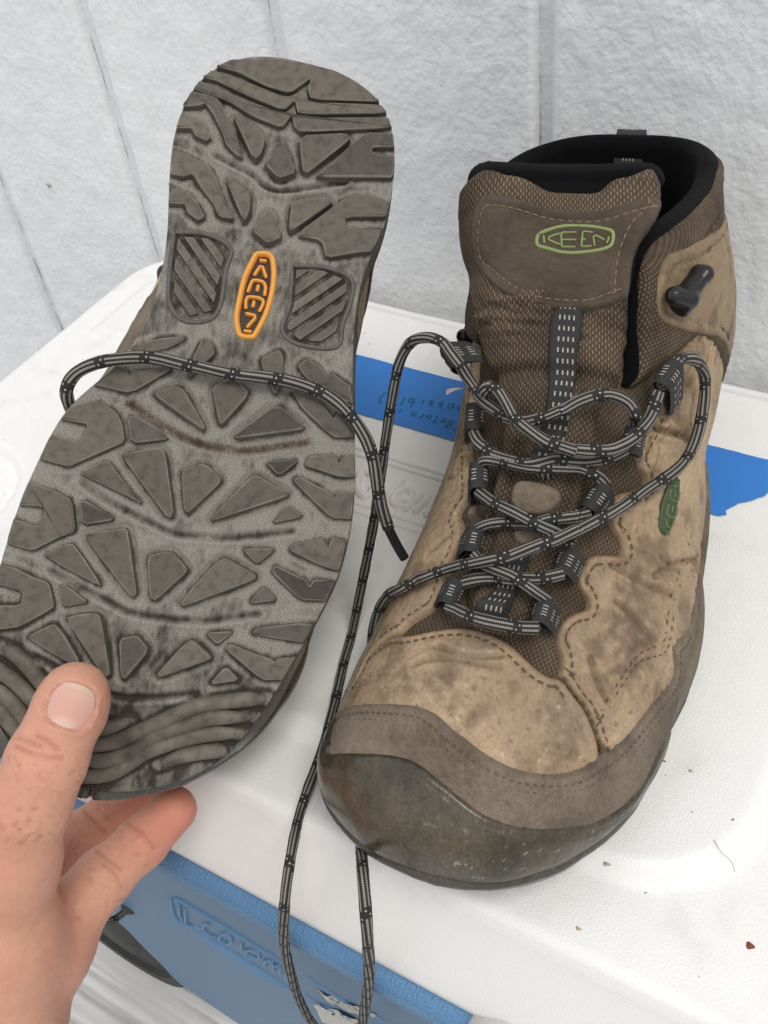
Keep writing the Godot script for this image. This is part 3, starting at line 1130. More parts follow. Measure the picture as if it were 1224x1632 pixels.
func build_sole(boot: Node3D, detail: bool) -> void:
	var o2 := rounded(pairs(outline, 0.1), 2, 0.25)
	var zlo := 1e9
	var zhi := -1e9
	for a in o2: zlo = minf(zlo, a.y); zhi = maxf(zhi, a.y)
	# which lugs have a sunk border
	var moats := []
	var polys := []
	for e in lugs:
		var q := rounded(pairs(e[2], 0.1), 1, 0.14)
		for i in q.size():
			var lim := row_limits(o2, clampf(q[i].y, zlo + 0.6, zhi - 0.6))
			q[i].x = clampf(q[i].x, lim.x + 0.25, lim.y - 0.25)
			if q[i].x < lim.x + 4.5: q[i].x = lerpf(q[i].x, lim.x + 0.25, 0.85)
			if q[i].x > lim.y - 4.5 and q[i].x > 0: q[i].x = lerpf(q[i].x, lim.y - 0.25, 0.85)
		var clean := Geometry2D.offset_polygon(q, 0.02)
		for a in clean:
			if a.size() > 2 and (clean.size() == 1 or absf(area_of(a)) > absf(area_of(q)) * 0.5): q = a; break
		polys.append(q)
		var box := Rect2(q[0], Vector2.ZERO)
		for a in q: box = box.expand(a)
		moats.append([q, box.grow(3.0), e[1] == 1])
	var lines := []
	for e in sipes:
		var q := curve2(pairs(e, 0.1), 3)
		var box := Rect2(q[0], Vector2.ZERO)
		for a in q: box = box.expand(a)
		lines.append([q, box.grow(4.0)])
	var rib_lines := []
	for e in ridges:
		var q := curve2(pairs(e, 0.1), 2)
		var box := Rect2(q[0], Vector2.ZERO)
		for a in q: box = box.expand(a)
		rib_lines.append([q, box.grow(5.0)])
	var pit := pairs(sole_logo[0], 0.1)
	var hatch_polys := []
	for e in hatches: hatch_polys.append(pairs(e[0], 0.1))
	var s := Shape.new()
	var rows := 430 if detail else 110
	var cols := 170 if detail else 44
	var first := -1
	for j in rows + 1:
		var t := float(j) / rows
		var z := lerpf(zlo + 0.02, zhi - 0.02, lerpf(t, 0.5 - 0.5 * cos(PI * t), 0.35))
		var lim := row_limits(o2, z)
		var at := s.v.size()
		for i in cols + 1:
			var x := lerpf(lim.x, lim.y, float(i) / cols)
			var p := Vector2(x, z)
			var y := 2.7 + 0.2 * noise.get_noise_2d(x * 0.06, z * 0.06)
			var dust_groove_tone := 0.74 + 0.70 * noise.get_noise_2d(x * 0.05, z * 0.05) + 0.35 * fine.get_noise_2d(x * 0.40, z * 0.16) + 0.45 * rough.get_noise_2d(x * 0.14, z * 0.11)  # random pale dust; the same value is lowered below to darken recesses
			var brown := 0.0
			for m in moats:
				if not m[1].has_point(p): continue
				var best := 1e9
				var q: PackedVector2Array = m[0]
				for k in q.size(): best = minf(best, seg2(p, q[k], q[(k + 1) % q.size()]))
				if m[2]: y += 1.3 * exp(-pow((best - 1.0) / 0.9, 2.0))
				dust_groove_tone -= (0.95 if m[2] else 0.55) * exp(-pow(best / 0.85, 2.0)) - 0.38 * exp(-pow((best - 2.0) / 0.7, 2.0))  # darker line hugging each lug, paler ring just outside it
			for l in lines.size():
				if not lines[l][1].has_point(p): continue
				var q: PackedVector2Array = lines[l][0]
				var best := 1e9
				var below := 1.0
				for k in q.size() - 1:
					var d := seg2(p, q[k], q[k + 1])
					if d < best:
						best = d
						below = signf((q[k + 1] - q[k]).cross(p - q[k]))
				y += 1.9 * exp(-pow(best / 1.0, 2.0)) - 0.9 * exp(-pow((best * below - 2.2) / 0.9, 2.0))
				dust_groove_tone -= 0.75 * exp(-pow(best / 0.75, 2.0)) - 0.3 * exp(-pow((best * below - 2.2) / 0.9, 2.0))  # colour darkens along the sipe and pales on its lip
				if l == 0: brown = exp(-pow(best / 2.2, 2.0)) * clampf(0.6 + fine.get_noise_2d(x * 0.9, z * 0.9), 0.0, 1.0)
			if z > 185.0:
				for rq in rib_lines:
					if not rq[1].has_point(p): continue
					var best := 1e9
					var q: PackedVector2Array = rq[0]
					for k in q.size() - 1: best = minf(best, seg2(p, q[k], q[k + 1]))
					dust_groove_tone -= 0.7 * exp(-pow((best - 2.9) / 0.8, 2.0))  # dark strips painted along both sides of each toe rib
					y += 0.8 * exp(-pow((best - 3.1) / 0.9, 2.0))
			if Geometry2D.is_point_in_polygon(p, pit): y += 1.6; dust_groove_tone = 0.25  # logo pit gets one dark tone
			for hp in hatch_polys:
				if Geometry2D.is_point_in_polygon(p, hp): dust_groove_tone -= 0.45; y += 0.5  # hatched panels get a darker ground between their ribs
			# ball and arch gather the pale dust, the heel breast stays darker
			dust_groove_tone += 0.22 * exp(-pow((z - 165.0) / 45.0, 2.0)) - 0.40 * smoothstep(196.0, 214.0, z) - 0.12 * exp(-pow((z - 85.0) / 22.0, 2.0))
			var c := Color(0.052, 0.045, 0.036).lerp(Color(0.315, 0.298, 0.262), clampf(dust_groove_tone, 0.0, 1.0))
			c = c.lerp(Color(0.12, 0.065, 0.035), brown * 0.8)
			s.add(sole_pt(x, y, z), Vector3.DOWN, Vector2(x, z), c)
		if j:
			for i in cols: s.quad(first + i, first + i + 1, at + i + 1, at + i)
		first = at
	for i in s.n.size(): s.n[i] = Vector3.DOWN
	s.smooth()
	var plate := obj("outsole", s, mats.sole_rubber, boot)
	for i in polys.size():
		var l := Shape.new()
		slab(l, polys[i], lugs[i][0] * 0.1, 4.6)
		obj("lug", l, mats.lug_rubber, plate)
	for e in hatches:
		var q := pairs(e[0], 0.1)
		var border := Shape.new()
		var bq := PackedVector3Array()
		var closed := q.duplicate()
		closed.append(q[0])
		for a in curve2(closed, 4): bq.append(sole_pt(a.x, 2.9, a.y))
		ridge(border, bq, PackedVector3Array([Vector3.DOWN]), 0.9 * size_k, 1.2 * size_k, Color(0.11, 0.105, 0.095))
		obj("panel_border", border, mats.lug_rubber, plate)
		var d := pairs(e[1], 0.1)
		var dir := (d[1] - d[0]).normalized()
		var nr := Vector2(-dir.y, dir.x)
		var mid := Vector2.ZERO
		for a in q: mid += a / q.size()
		var inner := Geometry2D.offset_polygon(q, -1.6)
		for k in range(-9, 10):
			var c := mid + nr * k * 4.6
			var strip := PackedVector2Array([c - dir * 60 - nr * 1.35, c + dir * 60 - nr * 1.35, c + dir * 60 + nr * 1.35, c - dir * 60 + nr * 1.35])
			for ip in inner:
				for piece in Geometry2D.intersect_polygons(strip, ip):
					if piece.size() < 3: continue
					var box := Rect2(piece[0], Vector2.ZERO)
					for a in piece: box = box.expand(a)
					if box.size.length() < 3.0: continue
					var l := Shape.new()
					slab(l, piece, 1.5, 4.6, 0.5)
					obj("panel_rib", l, mats.lug_rubber, plate)
	for e in ridges:
		var q := PackedVector3Array()
		var cols2 := []
		for a in curve2(pairs(e, 0.1), 6):
			var lim := row_limits(o2, clampf(a.y, zlo + 1, zhi - 1))
			q.append(sole_pt(clampf(a.x, lim.x + 1.0, lim.y - 1.0), 2.7, a.y))
		var l := Shape.new()
		ridge(l, q, PackedVector3Array([Vector3.DOWN]), 2.7 * size_k, 2.0 * size_k, Color.WHITE, 2)
		for k in l.v.size():
			var x: float = l.v[k].x / size_k * mirror
			var z: float = l.v[k].z / size_k
			l.c[k] = lug_color(x, z, 1.0).lerp(Color(0.20, 0.185, 0.155), clampf(0.15 + 0.9 * noise.get_noise_2d(x * 0.05, z * 0.12), 0.0, 0.6))
		obj("toe_rib", l, mats.lug_rubber, plate)
	for e in sole_logo:
		var q := PackedVector3Array()
		var pq := pairs(e, 0.1)
		if e == sole_logo[0]:
			for a in curve2(pq, 5): q.append(sole_pt(a.x, 3.6, a.y))
		else:
			for a in soft(pq): q.append(sole_pt(a.x, 3.9, a.y))
		var l := Shape.new()
		if e == sole_logo[0]: ridge(l, q, PackedVector3Array([Vector3.DOWN]), 1.15 * size_k, 2.3 * size_k, Color.WHITE, 0)
		else: ridge(l, q, PackedVector3Array([Vector3.DOWN]), 0.72 * size_k, 1.8 * size_k)
		obj("logo_mark", l, mats.orange_rubber, plate)
	# side walls: outsole lip and midsole
	wall_strip(boot, "outsole_wall", o2, [[0.0, 2.7], [0.1, 3.6], [0.15, 8.0], [0.3, 10.5], [0.2, 11.6], [-0.3, 12.0]], mats.lug_rubber, Color(0.085, 0.08, 0.07), 0.0)
	wall_strip(boot, "midsole", o2, [[-0.6, 11.0], [0.3, 12.2], [0.9, 14.0], [1.2, 17.5], [1.2, 21.5], [1.0, 24.0], [-0.6, 25.5], [-3.0, 26.0]], mats.midsole, Color(0.175, 0.150, 0.110), 1.0)


func slab(s: Shape, q: PackedVector2Array, ytop: float, ybot: float, bevel := 0.7) -> void:
	var area := 0.0
	for i in q.size():
		var b := q[(i + 1) % q.size()]
		area += q[i].x * b.y - b.x * q[i].y
	var out := []
	for i in q.size():
		var a := (q[i] - q[(i + q.size() - 1) % q.size()]).normalized()
		var b := (q[(i + 1) % q.size()] - q[i]).normalized()
		var d := (a + b).normalized() if (a + b).length() > 0.1 else a
		out.append(Vector2(d.y, -d.x) * signf(area))
	var rings := []
	for e in [[ybot, 0.55, 0.0], [ytop + bevel * 1.1, 0.0, 0.0], [ytop + bevel * 1.1, 0.0, 0.25], [ytop + bevel * 0.3, -bevel * 0.35, 0.6], [ytop, -bevel * 1.0, 0.95]]:
		var row := []
		for i in q.size():
			var p: Vector2 = q[i] + out[i] * e[1]
			var n := Vector3(out[i].x * (1.0 - e[2]) * mirror, -maxf(e[2], 0.05), out[i].y * (1.0 - e[2])).normalized()
			var col := lug_color(p.x, p.y, e[0])
			if e[2] > 0.1 and e[2] < 0.9: col = col.lerp(Color(0.29, 0.272, 0.235), 0.35 + 0.5 * clampf(noise.get_noise_2d(p.x * 0.12, p.y * 0.12) + 0.2, 0.0, 1.0))
			row.append(s.add(sole_pt(p.x, e[0], p.y), n, p, col))
		rings.append(row)
	for k in [0, 2, 3]:
		for i in q.size():
			var j := (i + 1) % q.size()
			s.quad(rings[k][i], rings[k][j], rings[k + 1][j], rings[k + 1][i])
	var top := PackedVector2Array()
	for i in q.size(): top.append(q[i] - out[i] * bevel)
	var tr := Geometry2D.triangulate_polygon(top)
	if tr.size() == 0:
		var small := PackedVector2Array()
		for i in q.size(): small.append(q[i] - out[i] * bevel * 0.3)
		tr = Geometry2D.triangulate_polygon(small)
	if tr.size() == 0: tr = Geometry2D.triangulate_polygon(q)
	if tr.size() == 0: tr = Geometry2D.triangulate_delaunay(top)
	var ids := []
	var mid := Vector2.ZERO
	for a in top: mid += a / top.size()
	var face := lug_color(mid.x, mid.y, ytop)
	for a in top: ids.append(s.add(sole_pt(a.x, ytop, a.y), Vector3.DOWN, a, face.lerp(lug_color(a.x, a.y, ytop), 0.18)))
	for k in range(0, tr.size(), 3): s.tri(ids[tr[k]], ids[tr[k + 1]], ids[tr[k + 2]])


func wall_strip(boot: Node3D, called: String, q: PackedVector2Array, prof: Array, m: Material, base: Color, dirt: float) -> void:
	var s := Shape.new()
	var first := -1
	var turned := signf(area_of(q))
	for e in prof:
		var at := s.v.size()
		for i in q.size() + 1:
			var k := i % q.size()
			var d := (q[(k + 2) % q.size()] - q[(k + q.size() - 2) % q.size()]).normalized()
			var out := Vector2(d.y, -d.x) * turned
			var f := 1.0 - 0.14 * smoothstep(40.0, 160.0, q[k].y)
			var p := q[k] + out * float(e[0])
			var y: float = e[1] if e[1] < 12.1 else 12.0 + (e[1] - 12.0) * f
			var g := 1.0 + 0.25 * noise.get_noise_3d(p.x * 0.08, y * 0.2, p.y * 0.08) + 0.2 * fine.get_noise_3d(p.x * 0.5, y * 0.5, p.y * 0.5)
			s.add(sole_pt(p.x, y, p.y), way(Vector3(out.x, 0.0, out.y)), Vector2.ZERO, Color(base.r * g, base.g * g, base.b * g))
		if first >= 0:
			for i in q.size(): s.quad(first + i, first + i + 1, at + i + 1, at + i)
		first = at
	s.smooth()
	obj(called, s, m, boot)


# ------------------------------------------------------------------ boots

var wrinkle_lines := []
var stain_spots := []


func leather_tint(p: Vector3, d: float) -> Color:
	var a := noise.get_noise_3dv(p * 0.022)
	var b := rough.get_noise_3dv(p * 0.05 + Vector3(40, 0, 0))
	var c := fine.get_noise_3dv(p * 0.35)
	var col := Color(0.335, 0.236, 0.148).lerp(Color(0.450, 0.328, 0.212), clampf(0.5 + a, 0.0, 1.0))
	var st := clampf((b - 0.10) * 3.2, 0.0, 1.0)
	col = col.lerp(Color(0.175, 0.118, 0.075), st * 0.70)
	var gy := clampf((noise.get_noise_3dv(p * 0.03 + Vector3(0, 77, 0)) - 0.12) * 2.5, 0.0, 1.0)
	col = col.lerp(Color(0.24, 0.19, 0.135), gy * 0.5)
	var sp := clampf((fine.get_noise_3dv(p * 0.26 + Vector3(9, 3, 70)) - 0.56) * 9.0, 0.0, 1.0)
	col = col.lerp(Color(0.11, 0.075, 0.05), sp * 0.6)
	var pale := clampf((fine.get_noise_3dv(p * 0.5 + Vector3(90, 3, 7)) - 0.62) * 9.0, 0.0, 1.0)
	col = col.lerp(Color(0.62, 0.52, 0.40), pale * 0.6)
	for e in stain_spots:
		var dd: float = p.distance_to(e[0]) / e[1]
		if dd < 2.5: col = col.lerp(Color(0.13, 0.088, 0.058), 0.62 * exp(-dd * dd) * clampf(0.75 + rough.get_noise_3dv(p * 0.16) * 1.6, 0.0, 1.3))
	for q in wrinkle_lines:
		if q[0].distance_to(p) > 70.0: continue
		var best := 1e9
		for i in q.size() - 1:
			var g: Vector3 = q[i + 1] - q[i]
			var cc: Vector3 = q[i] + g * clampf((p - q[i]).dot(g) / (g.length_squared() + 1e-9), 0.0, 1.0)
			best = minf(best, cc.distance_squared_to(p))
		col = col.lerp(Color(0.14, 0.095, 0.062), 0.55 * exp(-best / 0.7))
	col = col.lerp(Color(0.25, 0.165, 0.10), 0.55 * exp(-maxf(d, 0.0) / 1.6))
	return col * (1.0 + 0.10 * c)


func plate_tint(p: Vector3, d: float) -> Color:
	var c := leather_tint(p, d)
	return Color(c.r * 0.70, c.g * 0.70, c.b * 0.66)


func suede_tint(p: Vector3, d: float) -> Color:
	var a := noise.get_noise_3dv(p * 0.035)
	var c := fine.get_noise_3dv(Vector3(p.x * 0.5, p.y * 1.0, p.z * 0.5))
	var col := Color(0.215, 0.167, 0.122).lerp(Color(0.42, 0.338, 0.255), clampf(0.45 + 0.7 * a + 0.5 * c, 0.0, 1.0))
	var st := clampf((rough.get_noise_3dv(p * 0.05 + Vector3(0, 9, 0)) - 0.15) * 3.0, 0.0, 1.0)
	return col.lerp(Color(0.10, 0.075, 0.055), st * 0.5)


func cap_tint(p: Vector3, d: float) -> Color:
	var a := noise.get_noise_3dv(p * 0.03)
	var c := fine.get_noise_3dv(Vector3(p.x * 0.45, p.y * 0.15, p.z * 0.15))
	var col := Color(0.042, 0.034, 0.024).lerp(Color(0.118, 0.092, 0.058), clampf(0.40 + 0.8 * a + 0.35 * c, 0.0, 1.0))
	# pale scuffs on the front of the bumper
	var zone := exp(-pow((p.x - 6.0) / 26.0, 2.0) - pow((p.y - 30.0) / 12.0, 2.0))
	var sc := clampf((fine.get_noise_3dv(Vector3(p.x * 0.22, p.y * 0.75, p.z * 0.3)) - 0.46) * 4.0, 0.0, 1.0)
	col = col.lerp(Color(0.38, 0.37, 0.35), sc * zone * 0.85)
	# outsole rubber wraps over the lower front
	return col.lerp(Color(0.075, 0.072, 0.063), smoothstep(21.5, 20.0, p.y) * smoothstep(220.0, 240.0, p.z) * 0.85)


func cloth_tint(p: Vector3, d: float) -> Color:
	var a := noise.get_noise_3dv(p * 0.04)
	var g := 0.66 + 0.34 * a + 0.12 * fine.get_noise_3dv(p * 0.3)
	return Color(g, g * 0.97, g * 0.92)


func patch_tint(p: Vector3, d: float) -> Color:
	var a := noise.get_noise_3dv(p * 0.05)
	var c := fine.get_noise_3dv(Vector3(p.x * 0.4, p.y * 0.8, p.z * 0.4))
	return Color(0.105, 0.077, 0.055).lerp(Color(0.20, 0.152, 0.112), clampf(0.42 + 0.6 * a + 0.35 * c, 0.0, 1.0))


func creases(p: Vector3, w: float, v: float, d: float) -> float:
	var h := 0.5 * noise.get_noise_3dv(p * 0.03)
	# flex creases across the ball and round the ankle
	var flex := exp(-pow((p.z - 168.0) / 26.0, 2.0))
	var k := noise.get_noise_3d(p.x * 0.03, p.y * 0.03, p.z * 0.17)
	h += flex * 1.1 * (absf(k) - 0.25) * -2.0
	var k2 := noise.get_noise_3d(p.x * 0.05, p.y * 0.16 + p.z * 0.10, 31.0)
	h -= smoothstep(60.0, 85.0, p.y) * 2.0 * clampf(1.0 - absf(k2) / 0.10, 0.0, 1.0)
	var k3 := rough.get_noise_3dv(p * 0.07)
	h -= 0.45 * clampf(1.0 - absf(k3) / 0.05, 0.0, 1.0)
	for q in wrinkle_lines:
		if q[0].distance_to(p) > 70.0: continue
		var best := 1e9
		for i in q.size() - 1:
			var e: Vector3 = q[i + 1] - q[i]
			var c: Vector3 = q[i] + e * clampf((p - q[i]).dot(e) / (e.length_squared() + 1e-9), 0.0, 1.0)
			best = minf(best, c.distance_squared_to(p))
		h -= 1.3 * exp(-best / 0.8) - 0.6 * exp(-pow((sqrt(best) - 2.2) / 1.4, 2.0))
	# stitched hem sinks
	h -= 0.55 * exp(-pow((d - 3.2) / 0.8, 2.0))
	return h


func build_boot(standing: bool) -> Node3D:
	size_k = boot_size * 0.001
	var tf: Transform3D
	if standing:
		mirror = 1.0
		tf = Transform3D(Basis(Vector3.UP, boot_turn), triples(boot_origin, 1e-5)[0])
	else:
		mirror = -1.0
		var f := triples(held_frame, 1e-5)
		tf = Transform3D(Basis(-f[1], f[2], f[3]).orthonormalized(), f[0])
	turn_sign = 1.0
	if snormal(0.4, 0.5).y < 0.0: turn_sign = -1.0
	var boot := root("hiking_boot", "tan leather hiking boot standing on the white cooler lid" if standing else "dusty hiking boot held up by the hand with its dark lugged sole showing", "boot", tf, "pair of hiking boots")
	local_of = tf.affine_inverse()
	patch_coarse = 1.0 if standing else 2.2
	wrinkle_lines = []
	stain_spots = []
	if standing:
		for e in wrinkles:
			var wl := PackedVector3Array()
			for a in curve2(pairs(e, 0.0001), 3): wl.append(spt(srow(a.x), a.y))
			wrinkle_lines.append(wl)
		for e in stains: stain_spots.append([spt(srow(e[0]), e[1]), e[2]])
	build_sole(boot, not standing)
	var P := {}
	for k in panels: P[k] = pairs(panels[k], 0.0001)
	var s := patch(PackedVector2Array([Vector2(0.03, -0.2), Vector2(0.03, 1.2), Vector2(0.74, 1.2), Vector2(0.74, -0.2)]), {"t": 0.0, "e": 0.5, "low": 0.0, "ds": 1.6, "tint": cloth_tint})
	obj("gusset", s, mats.mesh_cloth, boot)
	s = patch(P.lining, {"t": 4.6, "inner": 3.2, "e": 4.2, "low": 0.0, "ds": 0.9, "side": true, "relief": func(p, w, v, d): return 0.5 * noise.get_noise_3dv(p * 0.06)})
	obj("collar_lining", s, mats.lining, boot)
	s = patch(P.cuff, {"t": 6.8, "e": 4.2, "low": 0.6, "ds": 0.85, "side": true, "uv_at": 0.36, "tint": cloth_tint, "relief": func(p, w, v, d): return 0.9 * noise.get_noise_3dv(p * 0.045) - 0.7 * exp(-pow((d - 13.0) / 0.9, 2.0))})
	obj("ankle_cuff", s, mats.mesh_cloth, boot)
	s = patch(P.vamp, {"t": 2.1, "e": 1.3, "ds": 0.8, "tint": leather_tint, "relief": creases})
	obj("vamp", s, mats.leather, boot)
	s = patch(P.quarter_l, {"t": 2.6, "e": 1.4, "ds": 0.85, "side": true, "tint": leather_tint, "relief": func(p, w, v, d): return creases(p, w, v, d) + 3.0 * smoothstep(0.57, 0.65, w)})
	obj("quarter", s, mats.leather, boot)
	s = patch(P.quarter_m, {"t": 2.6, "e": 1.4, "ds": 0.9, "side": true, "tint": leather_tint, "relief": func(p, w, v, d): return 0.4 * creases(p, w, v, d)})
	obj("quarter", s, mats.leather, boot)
	s = patch(P.mudguard, {"t": 4.1, "e": 1.8, "ds": 0.95, "tint": suede_tint, "relief": func(p, w, v, d): return 0.5 * noise.get_noise_3dv(p * 0.05) - 0.4 * exp(-pow((d - 4.0) / 0.8, 2.0))})
	obj("mudguard", s, mats.suede, boot)
	s = patch(P.toe_cap, {"t": 6.0, "e": 4.0, "ds": 0.9, "tint": cap_tint, "relief": func(p, w, v, d): return 0.35 * noise.get_noise_3dv(p * 0.06) - 0.8 * exp(-pow((p.y - 21.5) / 0.8, 2.0)) * smoothstep(225.0, 240.0, p.z) + 0.7 * smoothstep(21.0, 19.5, p.y) * smoothstep(225.0, 240.0, p.z) - 0.5 * exp(-pow((d - 3.4) / 0.9, 2.0)) + 0.35 * exp(-pow((d - 1.8) / 0.8, 2.0))})
	obj("toe_cap", s, mats.toe_rubber, boot)
	s = patch(P.hook_plate, {"t": 3.4, "lift": 4.2, "e": 1.8, "ds": 1.0, "side": true, "tint": plate_tint, "relief": func(p, w, v, d): return 0.6 * noise.get_noise_3dv(p * 0.07) - 0.6 * exp(-pow((d - 4.0) / 0.8, 2.0))})
	var plate := obj("hook_plate", s, mats.leather, boot)
	s = patch(P.hook_plate_m, {"t": 3.4, "lift": 4.2, "e": 1.8, "ds": 1.6, "side": true, "tint": leather_tint})
	obj("hook_plate", s, mats.leather, boot)
	s = patch(P.tongue_lining, {"t": 4.0, "inner": 5.0, "e": 4.0, "low": 0.0, "ds": 1.3})
	obj("tongue_lining", s, mats.lining, boot)
	s = patch(P.tongue, {"t": 9.0, "e": 4.8, "low": -1.0, "ds": 0.9, "tint": cloth_tint, "relief": tongue_relief})
	var tongue := obj("tongue", s, mats.mesh_cloth, boot)
	s = patch(P.patch, {"t": 2.4, "lift": 7.6, "e": 1.4, "ds": 0.8, "tint": patch_tint, "relief": func(p, w, v, d): return 0.9 * noise.get_noise_3dv(p * 0.04) - 0.5 * exp(-pow((d - 3.6) / 0.8, 2.0))})
	var emblem := obj("logo_patch", s, mats.suede, tongue)
	for e in embroidery:
		s = Shape.new()
		var pq := pairs(e, 0.0001)
		surface_ridge(s, pq, 9.9, 0.60 if pq.size() > 9 else 0.36, 0.7)
		obj("embroidery", s, mats.embroidery_thread, emblem)
	s = patch(P.strap, {"t": 1.8, "lift": 8.4, "e": 0.9, "ds": 0.8, "relief": func(p, w, v, d): return 6.0 * exp(-pow((w - 0.474) / 0.016, 2.0)) + strap_dip(w)})
	strap_uv(s)
	obj("strap", s, mats.webbing, tongue)
	s = patch(P.strap2, {"t": 1.8, "lift": 8.0, "e": 0.9, "ds": 0.8, "relief": func(p, w, v, d): return 5.0 * exp(-pow((w - 0.334) / 0.012, 2.0)) - 2.5 * smoothstep(0.36, 0.42, w)})
	strap_uv(s)
	obj("strap", s, mats.webbing, tongue)
	for kk in ["keeper", "keeper2"]:
		s = patch(P[kk], {"t": 2.0, "lift": 8.2 if kk == "keeper" else 7.6, "e": 1.2, "ds": 0.7, "tint": patch_tint_light})
		obj("lace_keeper", s, mats.suede, tongue)
	s = patch(P.badge, {"t": 2.6, "lift": 0.8, "e": 0.7, "ds": 0.6})
	var badge := obj("side_badge", s, mats.green_badge, boot)
	for e in badge_marks:
		s = Shape.new()
		surface_ridge(s, pairs(e, 0.0001), 3.3, 0.42, 0.45)
		obj("badge_mark", s, mats.green_badge_mark, badge)
	s = Shape.new()
	var bq := pairs(panels.badge, 0.0001)
	bq.append(bq[0])
	surface_ridge(s, bq, 3.0, 0.6, 0.9)
	obj("badge_edge", s, mats.green_badge, badge)
	# stitching
	s = Shape.new()
	for e in seams: stitches(s, curve2(pairs(e, 0.0001), 3), 2.55)
	stitches(s, P.vamp, 2.2, 3.2, true, 1.0, 0.285, 0.34)
	stitches(s, P.quarter_l, 2.6, 3.2, true, 1.0, 0.29, 0.60)
	stitches(s, P.quarter_m, 2.6, 3.2, true, 1.0, 0.315, 0.62)
	tag(obj("stitching", s, mats.dark_thread, boot), "", "", "", "stuff")
	s = Shape.new()
	stitches(s, P.mudguard, 3.85, 4.0, true, 0.8, 0.19, 0.42)
	stitches(s, P.mudguard, 3.9, 6.4, true, 0.8, 0.19, 0.36)
	tag(obj("suede_stitching", s, mats.dark_thread, boot), "", "", "", "stuff")
	s = Shape.new()
	stitches(s, P.patch, 10.0, 3.6, true, 0.95)
	stitches(s, P.hook_plate, 7.3, 4.0, true, 0.9, 0.70, 0.86)
	tag(obj("pale_stitching", s, mats.thread, boot), "", "", "", "stuff")
	# lace hooks, one on each side
	for side in 2:
		var sp := pairs(hook_spots, 0.0001)
		var hk := Shape.new()
		var pts := []
		for a in sp:
			var c := a if side == 0 else Vector2(a.x, 1.0 - a.y + 0.165)
			var n := snormal(c.x, c.y)
			pts.append([put(spt(srow(c.x), c.y) + n * 7.9), way(n)])
		var b := []
		var k := size_k
		b.append([pts[0][0] + pts[0][1] * 1.0 * k, pts[1][0] + pts[1][1] * 1.5 * k, 3.7 * k, 2.6 * k, 1.4 * k])
		b.append([pts[0][0] + pts[0][1] * 4.6 * k, pts[2][0] + pts[2][1] * 4.0 * k, 3.3 * k, 3.1 * k, 1.4 * k])
		b.append([pts[1][0] + pts[1][1] * 2.0 * k, pts[1][0] + pts[1][1] * 4.0 * k, 3.2 * k, 2.9 * k, 1.4 * k])
		b.append([pts[0][0], pts[3][0] + pts[3][1] * 2.0 * k, 3.4 * k, 2.9 * k, 1.4 * k])
		b.append([pts[0][0] + pts[0][1] * 4.0 * k, pts[1][0] + pts[1][1] * 4.0 * k, 2.6 * k, 2.2 * k, 1.4 * k])
		var hs := blob(b, 0.0007)
		obj("lace_hook", hs, mats.black_metal, plate if side == 0 else boot)
	# heel pull tab at the back of the rim
	var tab := PackedVector3Array()
	for e in [[0.84, 8.0], [0.88, 9.4], [0.92, 8.8], [0.945, 7.5], [0.955, 4.5], [0.95, 1.0], [0.92, -3.6]]:
		var n := snormal(e[0], 0.0)
		tab.append(put(spt(srow(e[0]), 0.0) + n * e[1] + Vector3(0, 1.5 if e[0] > 0.93 else 0.0, 0)))
	s = Shape.new()
	strip(s, curve3(tab, 0.0015), Vector3.RIGHT, 5.6 * size_k, 0.9 * size_k)
	obj("pull_tab", s, mats.webbing, boot)
	if standing:
		for e in lace_runs.size():
			var q := triples(lace_runs[e], 1e-5)
			for i in q.size(): q[i] = local_of * q[i]
			s = Shape.new()
			tube(s, curve3(q, 0.0011), 0.00195 if e < 9 else 0.0019, 14, 4.0 * sin(e * 1.7), 0.92, 0.14)
			obj("lace", s, mats.lace, boot)
		for e in lace_loops:
			var q := triples(e, 1e-5)
			s = Shape.new()
			lace_loop(s, local_of * q[0], local_of * q[1], local_of * q[2], local_of.basis * q[3])
			obj("lace_loop", s, mats.webbing, boot)
		# a loose pale thread at the inner eyelet row
		s = Shape.new()
		for kk in 3:
			var a := local_of * (triples(lace_loops[3], 1e-5)[0])
			tube(s, curve3(PackedVector3Array([a + Vector3(-0.004, 0.006, 0), a + Vector3(-0.0062, 0.0066 - 0.0003 * kk, 0.001), a + Vector3(-0.0088, 0.0058 - 0.0006 * kk, 0.0015 + 0.0003 * kk)]), 0.0015), 0.00018, 5)
		tag(obj("frayed_threads", s, mats.frayed_thread, boot), "", "", "", "stuff")
	else:
		var q := triples(held_lace, 1e-5)
		for i in q.size(): q[i] = local_of * q[i]
		s = Shape.new()
		tube(s, curve3(q, 0.0011), 0.0021, 14, 3.0, 0.95, 0.12)
		var lace := obj("lace", s, mats.lace, boot)
		q = triples(held_lace_tip, 1e-5)
		for i in q.size(): q[i] = local_of * q[i]
		s = Shape.new()
		tube(s, curve3(q, 0.001), 0.00165, 10)
		obj("lace_tip", s, mats.aglet, lace)
	return boot


func strap_dip(w: float) -> float:
	return -1.5 * exp(-pow((w - 0.555) / 0.010, 2.0))


func patch_tint_light(p: Vector3, d: float) -> Color:
	return suede_tint(p, d) * 1.05


func strap_uv(s: Shape) -> void:
	# across the strap 0 to 1, one row of stitches every 3.4 mm
	var lo := 1e9
	var hi := -1e9
	for a in s.t: lo = minf(lo, a.x); hi = maxf(hi, a.x)
	for i in s.t.size(): s.t[i] = Vector2((s.t[i].x - lo) / (hi - lo), s.t[i].y / 0.36)


